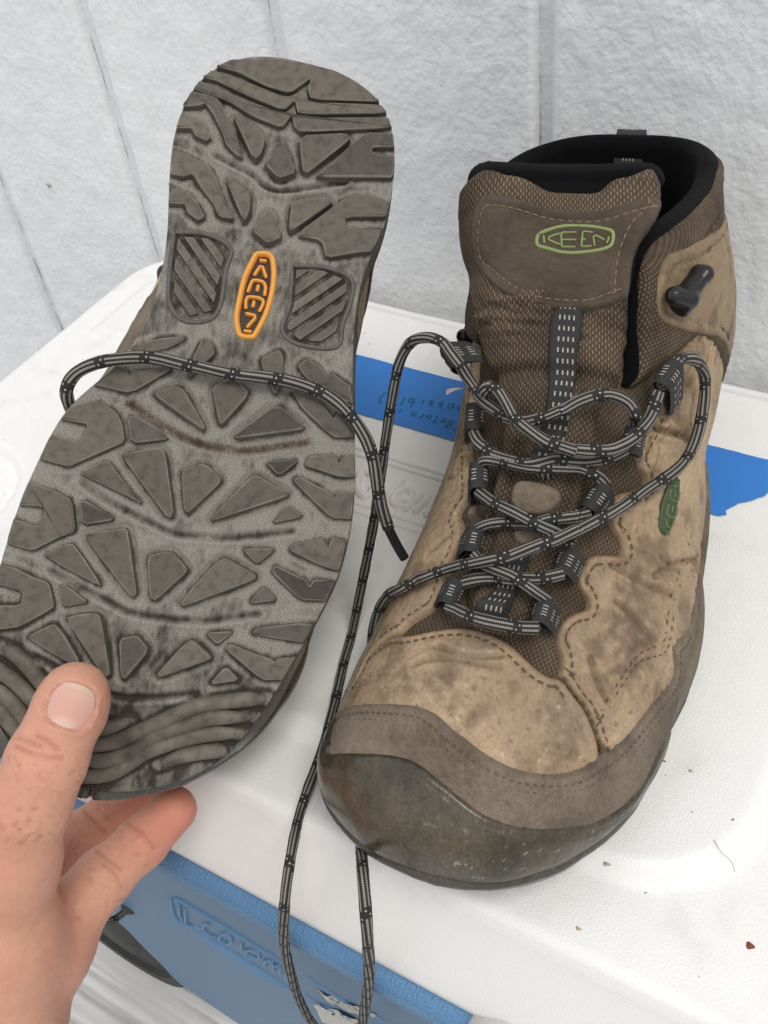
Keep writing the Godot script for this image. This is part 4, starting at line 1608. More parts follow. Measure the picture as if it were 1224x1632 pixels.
func tongue_relief(p: Vector3, w: float, v: float, d: float) -> float:
	var h := 1.2 * noise.get_noise_3dv(p * 0.03)
	# the padded top ends at a seam above the flex
	h -= 3.6 * exp(-pow((w - 0.556 - 0.25 * (v - 0.5) * 0.2) / 0.0075, 2.0))
	h -= 1.6 * exp(-pow((w - 0.515) / 0.009, 2.0)) * smoothstep(0.52, 0.54, v)
	# soft tubes under the lacing
	if w < 0.53:
		var f := smoothstep(0.53, 0.49, w)
		h -= f * (2.6 * exp(-pow((v - 0.530) / 0.0055, 2.0)) + 2.6 * exp(-pow((v - 0.481) / 0.0055, 2.0)) + 1.2 * exp(-pow((v - 0.516) / 0.005, 2.0)) + 1.0)
	if w > 0.58 and w < 0.66:
		h += 1.6 * sin((w - 0.58) / 0.08 * PI) * noise.get_noise_2d(v * 30.0, w * 60.0) * 2.0
	return h


func strip(s: Shape, q: PackedVector3Array, side: Vector3, hw: float, th: float) -> void:
	var first := -1
	var along := 0.0
	for i in q.size():
		var d := (q[mini(i + 1, q.size() - 1)] - q[maxi(i - 1, 0)]).normalized()
		var n := side.cross(d).normalized()
		if i: along += q[i].distance_to(q[i - 1])
		var at := s.v.size()
		for e in [[-1.0, 1.0, 0.0], [1.0, 1.0, 1.0], [1.0, -1.0, 1.0], [-1.0, -1.0, 0.0], [-1.0, 1.0, 0.0]]:
			s.add(q[i] + side * hw * e[0] + n * th * e[1], (side * e[0] * 0.4 + n * e[1]).normalized(), Vector2(e[2], along / 0.0036))
		if i:
			for k in 4: s.quad(first + k, first + k + 1, at + k + 1, at + k)
		first = at


# a folded webbing loop that holds the lace and is sewn under the leather edge
func lace_loop(s: Shape, a: Vector3, b: Vector3, foot: Vector3, up: Vector3) -> void:
	var d := (b - a).normalized()
	var mid := (a + b) * 0.5
	var f := foot - mid
	f -= d * f.dot(d)
	up = (up - d * up.dot(d)).normalized()
	var r := 0.0031
	var half := minf(a.distance_to(b) * 0.5, 0.0078)
	var sec := PackedVector2Array()
	# in the plane across the lace: x towards the foot, y along up
	var fx := f.length()
	var fu := f.normalized()
	var down := fu - up * fu.dot(up)
	down = down.normalized()
	var fpt := Vector2(f.dot(down), f.dot(up))
	sec.append(fpt + Vector2(0, 0.0009))
	sec.append(fpt.lerp(Vector2(r * 0.6, r * 0.9), 0.5) + Vector2(0, 0.0006))
	for k in 9:
		var t := deg_to_rad(50.0 + k * 260.0 / 8.0)
		sec.append(Vector2(cos(t), sin(t)) * r)
	sec.append(fpt.lerp(Vector2(r * 0.6, -r * 0.6), 0.5))
	sec.append(fpt - Vector2(0, 0.0004))
	var steps := 9
	var first := -1
	for i in steps:
		var x := lerpf(-half, half, i / float(steps - 1))
		var pinch := 1.0 - 0.10 * pow(absf(x) / half, 4.0)
		var at := s.v.size()
		var along := 0.0
		for k in sec.size():
			var prev := sec[maxi(k - 1, 0)]
			var next := sec[mini(k + 1, sec.size() - 1)]
			var tn := (next - prev).normalized()
			var nn := Vector2(-tn.y, tn.x)
			if nn.dot(sec[k] - Vector2(r * 0.3, 0)) < 0: nn = -nn
			if k: along += sec[k].distance_to(sec[k - 1])
			var sag := 0.0003 * sin(i * 2.1 + k)
			s.add(mid + d * x + (down * sec[k].x + up * sec[k].y) * pinch + up * sag, (down * nn.x + up * nn.y).normalized(), Vector2(i / float(steps - 1), along / 0.0042 + 0.2))
		if i:
			for k in sec.size() - 1: s.quad(first + k, first + k + 1, at + k + 1, at + k)
		first = at


# ------------------------------------------------------------------ smooth union of tapered capsules, meshed by surface nets

func blob(bones: Array, cell: float) -> Shape:
	var lo := Vector3.ONE * 1e9
	var hi := -lo
	for b in bones:
		var r: Vector3 = Vector3.ONE * (maxf(b[2], b[3]) + b[4] + cell * 3.0)
		lo = lo.min(b[0] - r).min(b[1] - r); hi = hi.max(b[0] + r).max(b[1] + r)
	var nx := int((hi.x - lo.x) / cell) + 2
	var ny := int((hi.y - lo.y) / cell) + 2
	var nz := int((hi.z - lo.z) / cell) + 2
	var f := PackedFloat32Array()
	f.resize(nx * ny * nz)
	f.fill(1.0)
	for b in bones:
		var a: Vector3 = b[0]
		var c: Vector3 = b[1]
		var ra: float = b[2]
		var rc: float = b[3]
		var k: float = b[4]
		var ac := c - a
		var l2 := ac.length_squared() + 1e-12
		var m := maxf(ra, rc) + k + cell * 2.5
		var p0 := (a.min(c) - Vector3.ONE * m - lo) / cell
		var p1 := (a.max(c) + Vector3.ONE * m - lo) / cell
		for z in range(maxi(int(p0.z), 0), mini(int(p1.z) + 1, nz)):
			for y in range(maxi(int(p0.y), 0), mini(int(p1.y) + 1, ny)):
				var at := (z * ny + y) * nx
				for x in range(maxi(int(p0.x), 0), mini(int(p1.x) + 1, nx)):
					var p := lo + Vector3(x, y, z) * cell
					var t := clampf((p - a).dot(ac) / l2, 0.0, 1.0)
					var d := p.distance_to(a + ac * t) - lerpf(ra, rc, t)
					if d > m: continue
					var o := f[at + x]
					var h := k - absf(o - d)
					f[at + x] = minf(o, d) - (h * h / k * 0.25 if h > 0.0 else 0.0)
	var s := Shape.new()
	var ids := PackedInt32Array()
	ids.resize(nx * ny * nz)
	ids.fill(-1)
	var sx := 1
	var sy := nx
	var sz := nx * ny
	var corner := [0, sx, sy, sx + sy, sz, sx + sz, sy + sz, sx + sy + sz]
	var edges := [[0, 1], [2, 3], [4, 5], [6, 7], [0, 2], [1, 3], [4, 6], [5, 7], [0, 4], [1, 5], [2, 6], [3, 7]]
	for z in nz - 1:
		for y in ny - 1:
			for x in nx - 1:
				var at := z * sz + y * sy + x
				var v0 := f[at]
				if v0 > 0.02 or v0 < -cell * 2.0: continue
				var neg := 0
				for k in 8:
					if f[at + corner[k]] < 0.0: neg += 1
				if neg == 0 or neg == 8: continue
				var sum := Vector3.ZERO
				var n := 0
				for e in edges:
					var a := f[at + corner[e[0]]]
					var b := f[at + corner[e[1]]]
					if (a < 0.0) == (b < 0.0): continue
					var t := a / (a - b)
					var pa := Vector3(e[0] & 1, (e[0] >> 1) & 1, e[0] >> 2)
					var pb := Vector3(e[1] & 1, (e[1] >> 1) & 1, e[1] >> 2)
					sum += pa.lerp(pb, t); n += 1
				var g := Vector3(f[at + sx] - v0, f[at + sy] - v0, f[at + sz] - v0).normalized()
				ids[at] = s.add(lo + (Vector3(x, y, z) + sum / n) * cell, g)
	for z in range(1, nz - 1):
		for y in range(1, ny - 1):
			for x in range(1, nx - 1):
				var at := z * sz + y * sy + x
				if ids[at] < 0 and f[at] > 0.02: continue
				var a := f[at] < 0.0
				for ax in 3:
					var st: int = [sx, sy, sz][ax]
					if a == (f[at + st] < 0.0): continue
					var u: int = [sy, sz, sx][ax]
					var w: int = [sz, sx, sy][ax]
					if ids[at] < 0 or ids[at - u] < 0 or ids[at - w] < 0 or ids[at - u - w] < 0: continue
					s.quad(ids[at], ids[at - u], ids[at - u - w], ids[at - w])
	s.smooth()
	return s


# every triangle cut in four
func finer(s: Shape) -> Shape:
	var o := Shape.new()
	for i in s.v.size(): o.add(s.v[i], s.n[i])
	var mids := {}
	for i in range(0, s.ix.size(), 3):
		var m := []
		for k in 3:
			var a := s.ix[i + k]
			var b := s.ix[i + (k + 1) % 3]
			var key := mini(a, b) * 1000003 + maxi(a, b)
			if not mids.has(key):
				var nn := (s.n[a] + s.n[b]).normalized()
				# lift the middle on to the curve through both ends
				var p := (s.v[a] + s.v[b]) * 0.5
				var bow := (s.v[b] - s.v[a]).dot(s.n[b] - s.n[a]) * 0.125
				mids[key] = o.add(p + nn * bow, nn)
			m.append(mids[key])
		for t in [[s.ix[i], m[0], m[2]], [m[0], s.ix[i + 1], m[1]], [m[2], m[1], s.ix[i + 2]], [m[0], m[1], m[2]]]:
			o.ix.append(t[0]); o.ix.append(t[1]); o.ix.append(t[2])
	return o


# ------------------------------------------------------------------ hand

func build_hand() -> void:
	var at := triples(nail_frame, 1e-5)[0]
	var o := root("left_hand", "bare left hand gripping the toe of the raised boot", "hand", Transform3D(Basis(), at))
	var bones := []
	for e in hand_bones:
		bones.append([Vector3(e[0], e[1], e[2]) * 1e-5 - at, Vector3(e[3], e[4], e[5]) * 1e-5 - at, e[6] * 1e-5, e[7] * 1e-5, e[8] * 1e-5])
	var s := finer(blob(bones, 0.0019))
	var lines := []
	for e in skin_creases:
		var q := triples(e, 1e-5)
		for i in q.size(): q[i] -= at
		lines.append(q)
	var nf := triples(nail_frame, 1e-5)
	var moved := s.v.duplicate()
	var knuckles := []
	for e in [[1, 2], [7, 8], [8, 9], [10, 11], [11, 12], [2, 3]]:
		var ax: Vector3 = (bones[e[0]][0] - bones[e[1]][1]).normalized()
		var front: Vector3 = (-bones[e[0]][1] - at + Vector3(0, 0.30, 0))
		front = (front - ax * front.dot(ax)).normalized()
		knuckles.append([bones[e[0]][1], ax, ax.cross(front), front, e[0] * 3.7])
	# creases lie under the drawn line, seen along the lines' own facing
	var facing := Vector3(0, 0.30, 0)
	for i in s.v.size():
		var p := s.v[i]
		var g := 1.0 + 0.07 * noise.get_noise_3dv(p * 55.0) + 0.05 * fine.get_noise_3dv(p * 400.0)
		var pink := clampf(0.45 + 0.55 * noise.get_noise_3dv(p * 34.0 + Vector3(5, 0, 0)), 0.0, 1.0)
		var col := Color(0.60, 0.322, 0.222).lerp(Color(0.59, 0.250, 0.182), pink * 0.7)
		# blood shows at the pressed finger ends
		for k in [6, 9]:
			var tip: Vector3 = bones[7 if k == 6 else 10][0]
			var f := exp(-pow(p.distance_to(tip) / 0.016, 2.0))
			col = col.lerp(Color(0.60, 0.17, 0.125), f * 0.55)
		var depth := 0.0
		for q in lines:
			if q[0].distance_to(p) > 0.06: continue
			for k in q.size() - 1:
				var e: Vector3 = q[k + 1] - q[k]
				var c: Vector3 = q[k] + e * clampf((p - q[k]).dot(e) / (e.length_squared() + 1e-12), 0.0, 1.0)
				var view: Vector3 = (c + at - facing).normalized()
				var off: Vector3 = p - c
				var lateral := (off - view * off.dot(view)).length()
				if absf(off.dot(view)) < 0.013: depth = maxf(depth, exp(-pow(lateral / 0.00058, 2.0)) + 0.15 * exp(-pow(lateral / 0.0016, 2.0)))
		# fine folds over the knuckles
		for e in knuckles:
			var off: Vector3 = p - e[0]
			if off.length() > 0.020: continue
			var al: float = off.dot(e[1])
			var around := atan2(s.n[i].dot(e[2]), s.n[i].dot(e[3]))
			var win := exp(-pow(al / 0.0062, 2.0))
			var k := noise.get_noise_2d(al * 420.0 + 3.0 * sin(around * 2.0), around * 0.55 + e[4])
			depth = maxf(depth, 0.75 * win * clampf(1.0 - absf(k) / 0.075, 0.0, 1.0))
		# nail bed and the fold of skin round it
		var no: Vector3 = p - (nf[0] - at)
		var ny := (no.dot(nf[1]) + 0.0002) / 0.0062
		var nx := atan2(no.dot(nf[2]), no.dot(nf[3])) / 0.63
		var push := 0.0
		if no.length() < 0.02 and no.dot(nf[3]) > 0.0:
			var rim := pow(pow(absf(nx), 4.0) + pow(absf(ny), 4.0), 0.25)
			if rim < 1.12: push = -0.0009 * smoothstep(1.10, 0.98, rim)
			if ny < 0.9: push += 0.00042 * exp(-pow((rim - 1.17) / 0.09, 2.0))
			if ny < 0.8: col = col.lerp(Color(0.42, 0.17, 0.12), 0.55 * exp(-pow((rim - 1.06) / 0.05, 2.0)))
		moved[i] = p + s.n[i] * push - s.n[i] * (depth * 0.00065) + s.n[i] * 0.00022 * noise.get_noise_3dv(p * 140.0)
		col = col.lerp(Color(0.40, 0.15, 0.10), minf(depth * 0.55, 0.6))
		s.c[i] = Color(col.r * g, col.g * g, col.b * g)
	s.v = moved
	s.smooth()
	obj("skin", s, mats.skin, o)
	# thumb nail
	var c := nf[0] - at
	var a := nf[1]
	var b := nf[2]
	var f := nf[3]
	s = Shape.new()
	var first := -1
	for j in 25:
		var y := lerpf(-1.0, 1.0, j / 24.0)
		var here := s.v.size()
		for i in 25:
			var x := lerpf(-1.0, 1.0, i / 24.0)
			# square to rounded nail shape
			var q := Vector2(x * sqrt(1.0 - y * y * 0.42), y * sqrt(1.0 - x * x * 0.34))
			var ang := q.x * 0.63
			var rim := maxf(absf(x), absf(y))
			var r := 0.01045 + 0.00035 * (1.0 - pow(rim, 6.0)) - 0.0011 * pow(maxf(y, 0.0), 3.0)
			var p := c + a * (q.y * 0.0062 - 0.0002) + (b * sin(ang) + f * cos(ang)) * r
			var lun := smoothstep(0.25, -0.2, (q - Vector2(0, -1.15)).length() - 0.55)
			var tipw := smoothstep(0.74, 0.88, q.y + 0.10 * q.x * q.x)
			var col := Color(0.60, 0.325, 0.265).lerp(Color(0.66, 0.455, 0.39), lun * 0.8).lerp(Color(0.66, 0.50, 0.36), tipw * 0.8)
			col = col.lerp(Color(0.60, 0.42, 0.33), 0.45 * smoothstep(0.0, 0.9, q.y))
			s.add(p, b * sin(ang) + f * cos(ang), Vector2(x, y), col)
		if j:
			for i in 24: s.quad(first + i, first + i + 1, here + i + 1, here + i)
		first = here
	obj("thumb_nail", s, mats.nail, o)


# ------------------------------------------------------------------ measured outlines (tenths of a millimetre, or ten thousandths of the surface's own coordinates)

var outline := [-73,-4,17,-15,125,-11,240,11,341,56,409,127,445,224,461,338,465,458,453,569,429,661,415,766,425,914,450,1069,480,1205,513,1341,537,1478,545,1592,543,1678,537,1754,519,1840,490,1935,453,2050,405,2188,350,2314,291,2414,219,2494,118,2558,-3,2603,-112,2619,-209,2609,-310,2580,-403,2527,-475,2443,-526,2339,-556,2233,-568,2111,-567,1984,-562,1885,-556,1787,-541,1676,-522,1580,-503,1488,-469,1390,-418,1313,-364,1244,-315,1157,-280,1050,-264,935,-263,826,-272,716,-296,586,-317,460,-323,367,-319,289,-307,217,-284,158,-251,105,-206,59,-146,21]
var lugs := [
[0,0,[-209,88,-164,56,-83,18,-5,4,75,-2,158,0,243,16,314,38,356,65,352,77,116,128,97,89,104,47,41,123,-49,118,-149,92]],
[0,0,[-253,138,-209,103,-92,122,33,141,93,95,112,139,360,86,386,99,392,112,84,194,63,144,31,192,-112,167,-212,142]],
[0,0,[-281,188,-257,150,-116,185,31,203,66,174,87,206,399,125,417,163,104,256,79,242,63,199,38,256,-68,240,-163,205]],
[0,0,[-301,255,-289,206,-258,198,-207,201,-181,221,-160,255,-108,328,-74,396,-95,394,-137,366,-160,325,-209,260,-240,232,-256,244,-295,266]],
[0,0,[-316,321,-301,287,-261,292,-233,304,-195,349,-209,368,-251,355,-267,332,-292,346,-311,343]],
[0,1,[-134,256,-117,248,-45,281,-10,311,-13,366,-27,389,-47,378,-88,322]],
[0,1,[55,307,4,399,64,442,122,403]],
[0,1,[103,268,267,219,282,239,158,399,138,391]],
[0,0,[330,200,428,180,442,227,362,251,370,272,449,269,455,299,453,334,186,409,243,327]],
[0,0,[-319,433,-283,424,-177,452,-137,504,-103,564,-56,621,-108,626,-143,581,-196,533,-229,495,-264,515,-297,512]],
[0,0,[-296,542,-254,562,-225,563,-186,599,-156,638,-178,654,-217,637,-234,607,-250,618,-283,596]],
[0,1,[-111,490,-91,485,-18,521,-12,588,-20,621,-43,596]],
[0,1,[57,553,7,645,72,682,119,645]],
[0,1,[125,510,248,467,263,485,143,620,133,607]],
[0,0,[313,445,398,424,459,436,464,485,320,526,327,564,461,532,455,585,397,637,281,687,254,628,161,629]],
[15,0,[-293,1144,-231,1093,-152,1065,-136,1076,-190,1121,-254,1150]],
[5,0,[-76,1054,-99,1144,-94,1205,-73,1171,-24,1102,-44,1070]],
[5,0,[185,1041,130,1087,144,1124,204,1206,219,1137,203,1059]],
[10,0,[284,1051,258,1083,286,1114,368,1163,442,1176,467,1175,425,1121,380,1079,372,1110,338,1069]],
[8,0,[-321,1212,-349,1239,-375,1295,-273,1298,-163,1193,-166,1181,-252,1213,-276,1218,-293,1239,-299,1220]],
[0,1,[-198,1281,-133,1242,-102,1248,-6,1359,-10,1373,-174,1299]],
[0,1,[-13,1219,46,1180,71,1180,118,1216,49,1342,36,1335]],
[0,1,[215,1231,326,1289,314,1304,106,1378,94,1366]],
[0,0,[259,1175,357,1190,400,1227,415,1242,424,1222,445,1202,499,1273,500,1288,435,1307,397,1290,299,1228]],
[0,0,[-394,1355,-362,1349,-304,1372,-277,1406,-255,1466,-305,1502,-387,1563,-416,1584,-478,1582,-494,1551,-489,1500,-469,1491,-398,1501,-385,1431,-449,1433,-435,1390]],
[0,0,[-266,1381,-242,1369,-153,1400,-113,1427,-235,1467]],
[0,1,[-260,1510,-212,1487,-137,1462,-118,1473,-49,1662,-56,1686,-74,1682]],
[0,0,[-380,1596,-298,1535,-250,1579,-156,1659,-197,1647,-303,1620]],
[0,1,[-54,1524,6,1485,36,1491,85,1526,77,1547,-1,1660,-18,1651]],
[0,1,[202,1487,314,1527,311,1540,83,1670,74,1662,179,1496]],
[0,0,[216,1436,315,1408,326,1413,272,1478]],
[0,0,[363,1386,446,1363,465,1395,470,1358,507,1368,526,1426,470,1437,409,1429,347,1422]],
[0,0,[319,1478,341,1463,431,1490,468,1503,468,1516,478,1488,527,1483,537,1524,539,1572,473,1582,389,1529]],
[0,0,[316,1564,382,1596,277,1641]],
[0,0,[-525,1664,-503,1658,-439,1672,-382,1692,-348,1792,-400,1824,-471,1882,-537,1871,-552,1854,-551,1794,-540,1787,-467,1799,-461,1749,-472,1732,-533,1742,-533,1701]],
[0,0,[-358,1692,-336,1685,-284,1704,-231,1730,-332,1767]],
[0,1,[-320,1801,-269,1774,-194,1749,-181,1762,-111,1954,-120,1970,-138,1962]],
[0,0,[-433,1884,-352,1829,-311,1865,-226,1952,-260,1946,-356,1917]],
[0,1,[-104,1827,-51,1802,-24,1797,34,1843,34,1856,-45,1966,-67,1960]],
[0,1,[148,1782,263,1820,263,1836,47,1968,35,1960,64,1900,118,1811]],
[0,0,[198,1743,298,1721,304,1728,259,1787]],
[0,0,[361,1695,459,1652,481,1688,489,1646,514,1649,531,1683,537,1725,511,1756,456,1746,355,1718]],
[0,0,[319,1775,414,1801,433,1804,445,1824,453,1799,517,1787,523,1807,504,1860,423,1876,309,1801]],
[0,0,[295,1850,350,1890,255,1921]],
[0,0,[-555,1946,-518,1944,-453,1964,-395,1972,-360,2047,-390,2076,-457,2132,-513,2151,-546,2149,-568,2119,-574,2084,-468,2063,-469,2018,-545,2006,-587,2007,-579,1979]],
[0,0,[-366,1976,-334,1973,-255,2013,-337,2043]],
[0,1,[-320,2077,-274,2054,-225,2042,-209,2051,-141,2224,-150,2240,-171,2230]],
[0,0,[-428,2159,-353,2100,-320,2120,-241,2209,-276,2218,-367,2185]],
[0,1,[-136,2110,-79,2088,-32,2129,-91,2237,-105,2232]],
[0,1,[97,2069,171,2113,168,2124,17,2212,7,2203,70,2099]],
[0,0,[137,2040,218,2019,222,2027,182,2073]],
[0,0,[296,1994,458,1944,475,1957,472,1997,444,2013,350,2017,286,2015]],
[0,0,[223,2059,307,2077,369,2085,380,2094,385,2081,440,2063,442,2085,415,2145,351,2160,209,2081]],
[0,0,[223,2136,279,2173,182,2207]]]
var hatches := [
[[-250,708,-139,690,-49,722,-51,802,-50,963,-144,1010,-215,959,-240,823],[-229,707,-30,903]],
[[171,734,281,714,381,734,396,814,383,900,378,988,244,1006,181,968,189,876],[206,925,375,742]]]
var sipes := [[-270,1331,-194,1366,-98,1401,-11,1418,63,1418,160,1406,253,1371,338,1341],
[-361,1626,-254,1674,-120,1712,-33,1734,25,1729,128,1717,253,1681,353,1648],
[-398,1933,-280,1973,-178,2002,-98,2021,83,2008,183,1984,295,1944],
[-393,2215,-293,2244,-123,2295,-16,2284,151,2240],
[-168,400,-91,420,-20,442,22,470,88,470,191,430,292,390]]
var ridges := [[-506,2207,-451,2225,-392,2266,-329,2321,-262,2376,-204,2409,-138,2411,-50,2376],
[-521,2271,-490,2284,-428,2316,-363,2365,-286,2423,-213,2463,-156,2467,-84,2445,0,2391,126,2303,186,2271,305,2235,380,2219],
[-507,2339,-477,2353,-424,2386,-367,2438,-297,2488,-222,2517,-165,2517,-109,2514,-31,2474,38,2407,151,2343,221,2311,354,2285],
[-486,2397,-465,2413,-421,2452,-365,2500,-302,2541,-227,2567,-155,2574,-66,2543,21,2463,129,2401,221,2366,327,2343],
[71,2495,155,2447,243,2418,285,2409]]
var sole_logo := [[40,720,70,711,91,716,103,736,114,775,120,824,120,875,113,935,93,1005,81,1016,50,1019,35,1005,19,961,16,914,17,822,29,761,40,720],
[54,738,81,735],
[47,797,65,751,91,795],
[38,861,44,818,54,811,83,811,95,825,98,860],
[69,826,69,850],
[44,920,37,891,42,875,80,871,98,877,98,895,90,920],
[66,885,66,909],
[44,936,87,936,60,985],
[51,998,80,996]]
var surface_keys := [269,15.7,269,15.3,0.3,0.3,-14,0.5,0.8,0.8,
267,35,265,10,16,19,-14,0.45,0.8,0.85,
260.5,44,259,8,28,32,-14,0.4,0.8,0.85,
251,52,249,8,38,43,-13,0.35,0.8,0.85,
236.5,58,234,8,46.5,46.5,-11,0.32,0.74,0.85,
219.5,63,217,8,49.5,49.5,-8,0.3,0.61,0.85,
200,69,198,8,50.5,50,-5,0.29,0.46,0.85,
180,79,176,9,50.5,49.5,-3,0.28,0.36,0.9,
160,91,150,10,48.5,49,0,0.28,0.4,0.95,
143,106,118,14,47,46,1,0.3,0.45,0.9,
129,119,85,18,45,44,-1,0.32,0.5,0.75,
118,130,45,20,45,42,-3,0.36,0.55,0.6,
110,138,10,30,45,41,-4,0.42,0.6,0.55,
104,144,3,58,42,42,-5,0.47,0.62,0.5,
98,149,6,90,37,43,-6,0.5,0.62,0.5,
93,153,8,112,35,44,-7,0.5,0.62,0.5,
89,156,8,128,35,45,-8,0.5,0.62,0.5,
85,163,8,142,35,45,-8,0.5,0.62,0.5]
var panels := {
"vamp": [2895,7000,2895,6707,3117,6752,3195,6263,3206,6107,3151,5895,3173,5695,3206,5495,3228,5317,3217,5150,3195,5039,3117,4905,3017,4750,2951,4627,2917,4494,2940,4427,2940,4360,2840,4205,2773,4038,2418,3526,1985,3393,1397,3771,1230,4516,1352,5006,1707,5573,1874,6440,2000,7200,2500,7300],
"quarter_l": [2940,4427,3073,4449,3162,4505,3273,4605,3439,4605,3572,4516,3628,4405,3695,4405,3761,4461,3828,4561,3961,4549,4083,4494,4139,4383,4194,4227,4227,4182,4283,4182,4349,4249,4383,4360,4572,4383,4671,4372,4816,4116,4893,4071,4971,4182,5038,4249,5160,4238,5360,4149,5600,4100,5800,3950,6148,3960,6450,3850,6680,3700,6850,3200,6850,2000,6850,-500,2500,-500,2418,3526,2773,4038,2840,4205,2940,4360],
"quarter_m": [3206,6085,3284,6018,3350,5840,3428,5673,3706,5684,3872,5717,3950,5662,4227,5717,4394,5929,4516,5784,4738,5918,4882,5996,5149,6196,5615,6250,5804,6200,6203,6250,6550,6400,6850,7000,6850,10500,2500,10500,2600,7200,2895,6707,3117,6752,3195,6263],
"mudguard": [2518,7063,2429,6574,2340,5795,2329,5417,2262,5206,2085,4994,1952,4750,1896,4383,1974,4049,2129,3782,2396,3615,2751,3448,3173,3326,3439,3148,3717,2937,3828,3320,4227,2836,4694,2836,4938,3000,5600,2700,6200,2000,6400,-500,800,-500,800,10500,6000,10500,6000,8500,5000,7500,4000,7000,3000,6900,2500,6900],
"toe_cap": [1885,6600,1896,6741,1807,6040,1796,5473,1718,5184,1485,4905,1308,4438,1341,3960,1519,3537,1829,3070,2218,2759,2651,2558,3000,2750,3450,2350,3800,1600,4000,500,4000,-500,-1000,-500,-1000,10500,3600,10500,3300,8500,2800,7400,2200,6900],
"lining": [9620,1000,9580,2000,9290,2447,8956,3181,8324,4105,7880,4527,7469,4672,6947,4683,6625,4672,6270,4616,5970,4561,5693,4505,5548,4527,5650,4340,6000,4250,6600,4000,7000,3500,7050,2000,7050,0,7050,-2800,6800,-3600,6400,-3850,6000,-3950,6000,-4050,6600,-4000,7400,-4000,8000,-3850,8400,-3600,8750,-3000,9050,-2200,9380,-1400,9570,-600,9640,0],
"cuff": [9520,1000,9480,2000,9067,2659,8723,3326,8068,4160,7758,4494,7413,4627,6947,4650,6625,4627,6281,4583,5981,4505,5704,4449,5548,4461,5850,4200,6150,4000,6450,3800,6600,3400,6650,2000,6650,0,6650,-2800,6500,-3550,6200,-3750,6100,-3900,6600,-3950,7400,-3950,8000,-3800,8350,-3550,8650,-3000,8930,-2200,9250,-1400,9450,-600,9530,0],
"hook_plate": [8357,2536,7946,3637,7569,4283,7358,4461,6881,4516,6492,4483,6314,4394,6337,4182,6392,3971,6525,3760,6750,3200,6850,1000,6900,0,8000,0,8400,1000,8500,2000],
"hook_plate_m": [8400,-3000,8000,-3100,7600,-3200,6900,-3200,6650,-3100,6600,-3000,6600,-2800,6600,-2500,6700,-1000,6700,-200,8000,-200,8400,-1000,8450,-2000],
"tongue": [9545,5829,9645,5628,9611,5417,9412,5195,8890,5050,8834,5006,8890,4905,9500,4805,9678,4572,9800,4338,9700,4194,9378,4105,8468,4160,7913,4416,7647,4583,7347,4650,6936,4672,6614,4661,6270,4605,5970,4549,5893,4572,5671,4549,5526,4561,5393,4661,5282,4694,5115,4683,4993,4672,4500,4640,4000,4720,3600,4760,3250,4850,3150,5050,3250,5300,3600,5420,4000,5480,4500,5520,5000,5570,5400,5650,5582,5751,5970,5851,6559,5907,7502,6452,8213,6485,9134,6107],
"tongue_lining": [9500,6274,9734,5829,9778,5239,9778,5039,9822,4928,9845,4761,9867,4427,9822,4205,9678,4004,9401,3904,8000,4550,7500,4600,6500,4650,6000,4700,6000,5400,6500,5850,7500,6400,8200,6550,8800,6400],
"patch": [8612,5539,8490,5317,8246,5117,8068,5006,8113,4917,8302,4783,8601,4494,8535,4327,8313,4327,7957,4461,7713,4616,7402,4694,7014,4716,6670,4705,6503,4694,6448,4739,6325,4839,6248,4928,6226,5050,6337,5239,6570,5451,7069,5717,7658,5740,8313,5706],
"strap": [6300,5050,6300,4928,5782,4939,5300,4950,4960,4950,4560,4939,4616,5139,4927,5139,5759,5106],
"strap2": [3139,4983,3184,5206,3528,5106,3900,5070,4200,5050,4200,4930,3900,4940,3617,4972],
"keeper": [4438,5250,4560,5217,4538,4972,4483,4861,4383,4850,4261,4939,4238,5061,4305,5195],
"keeper2": [4116,5117,4039,5095,3983,5028,4028,4972,4105,4905,4161,4961],
"badge": [5016,3838,5104,3737,5004,3704,4771,3693,4605,3760,4594,3838,4649,3871,4838,3882],
}
var seams := [[2940,4360,2840,4205,2773,4038,2418,3526],
[2984,4294,2884,4138,2818,3971,2496,3493],
[2684,3838,2929,3815,3250,3760,3495,3648,3761,3315,4072,3337,4216,3359,4549,3315,4849,3215,5071,3192],
[2751,3882,2984,3860,3306,3804,3550,3693,3817,3415,4105,3471,4261,3459,4605,3370,4893,3281,5115,3270]]
var wrinkles := [[4083,4260,4083,4004,4127,3760,4216,3448],
[3806,4149,3761,3849,3717,3537],
[3217,4216,3040,4027,2940,3860],
[4205,3793,4372,3637,4583,3370,4794,2992],
[4405,3749,4427,3560,4472,3382],
[5315,4171,5393,3971,5493,3660],
[5371,4127,5393,3915,5548,3571],
[5315,4149,5082,4138],
[2795,5673,2873,5428,2862,5083,2873,4928],
[2995,5473,2917,5150,2984,4950],
[4050,6085,4105,5940,4161,5862],
[4905,6429,4838,6229,4871,6185]]
var stains := [[0.3961,0.4116,9],[0.3517,0.3871,15],[0.3350,0.3949,12],[0.3728,0.3804,8],[0.2373,0.5117,3],[0.5659,0.3871,6],[0.2584,0.5306,7],[0.2496,0.4294,10],[0.2607,0.5740,6],[0.4094,0.4016,6]]
var embroidery := [[7536,5083,7613,5039,7691,5006,7724,4994,7724,4950,7680,4872,7624,4850,7491,4850,7380,4861,7280,4905,7180,4983,7158,5006,7225,5050,7291,5095,7436,5095,7536,5083],
[7502,5061,7347,5061],
[7558,5006,7436,5050,7314,5006],
[7602,4994,7569,5006,7480,5006,7325,5006,7269,5006,7291,4994],
[7425,5006,7447,4994],
[7613,4950,7624,4983,7547,4983,7358,4983,7302,4983,7336,4950],
[7458,4983,7469,4972],
[7336,4939,7580,4950,7480,4894],
[7558,4872,7413,4883]]
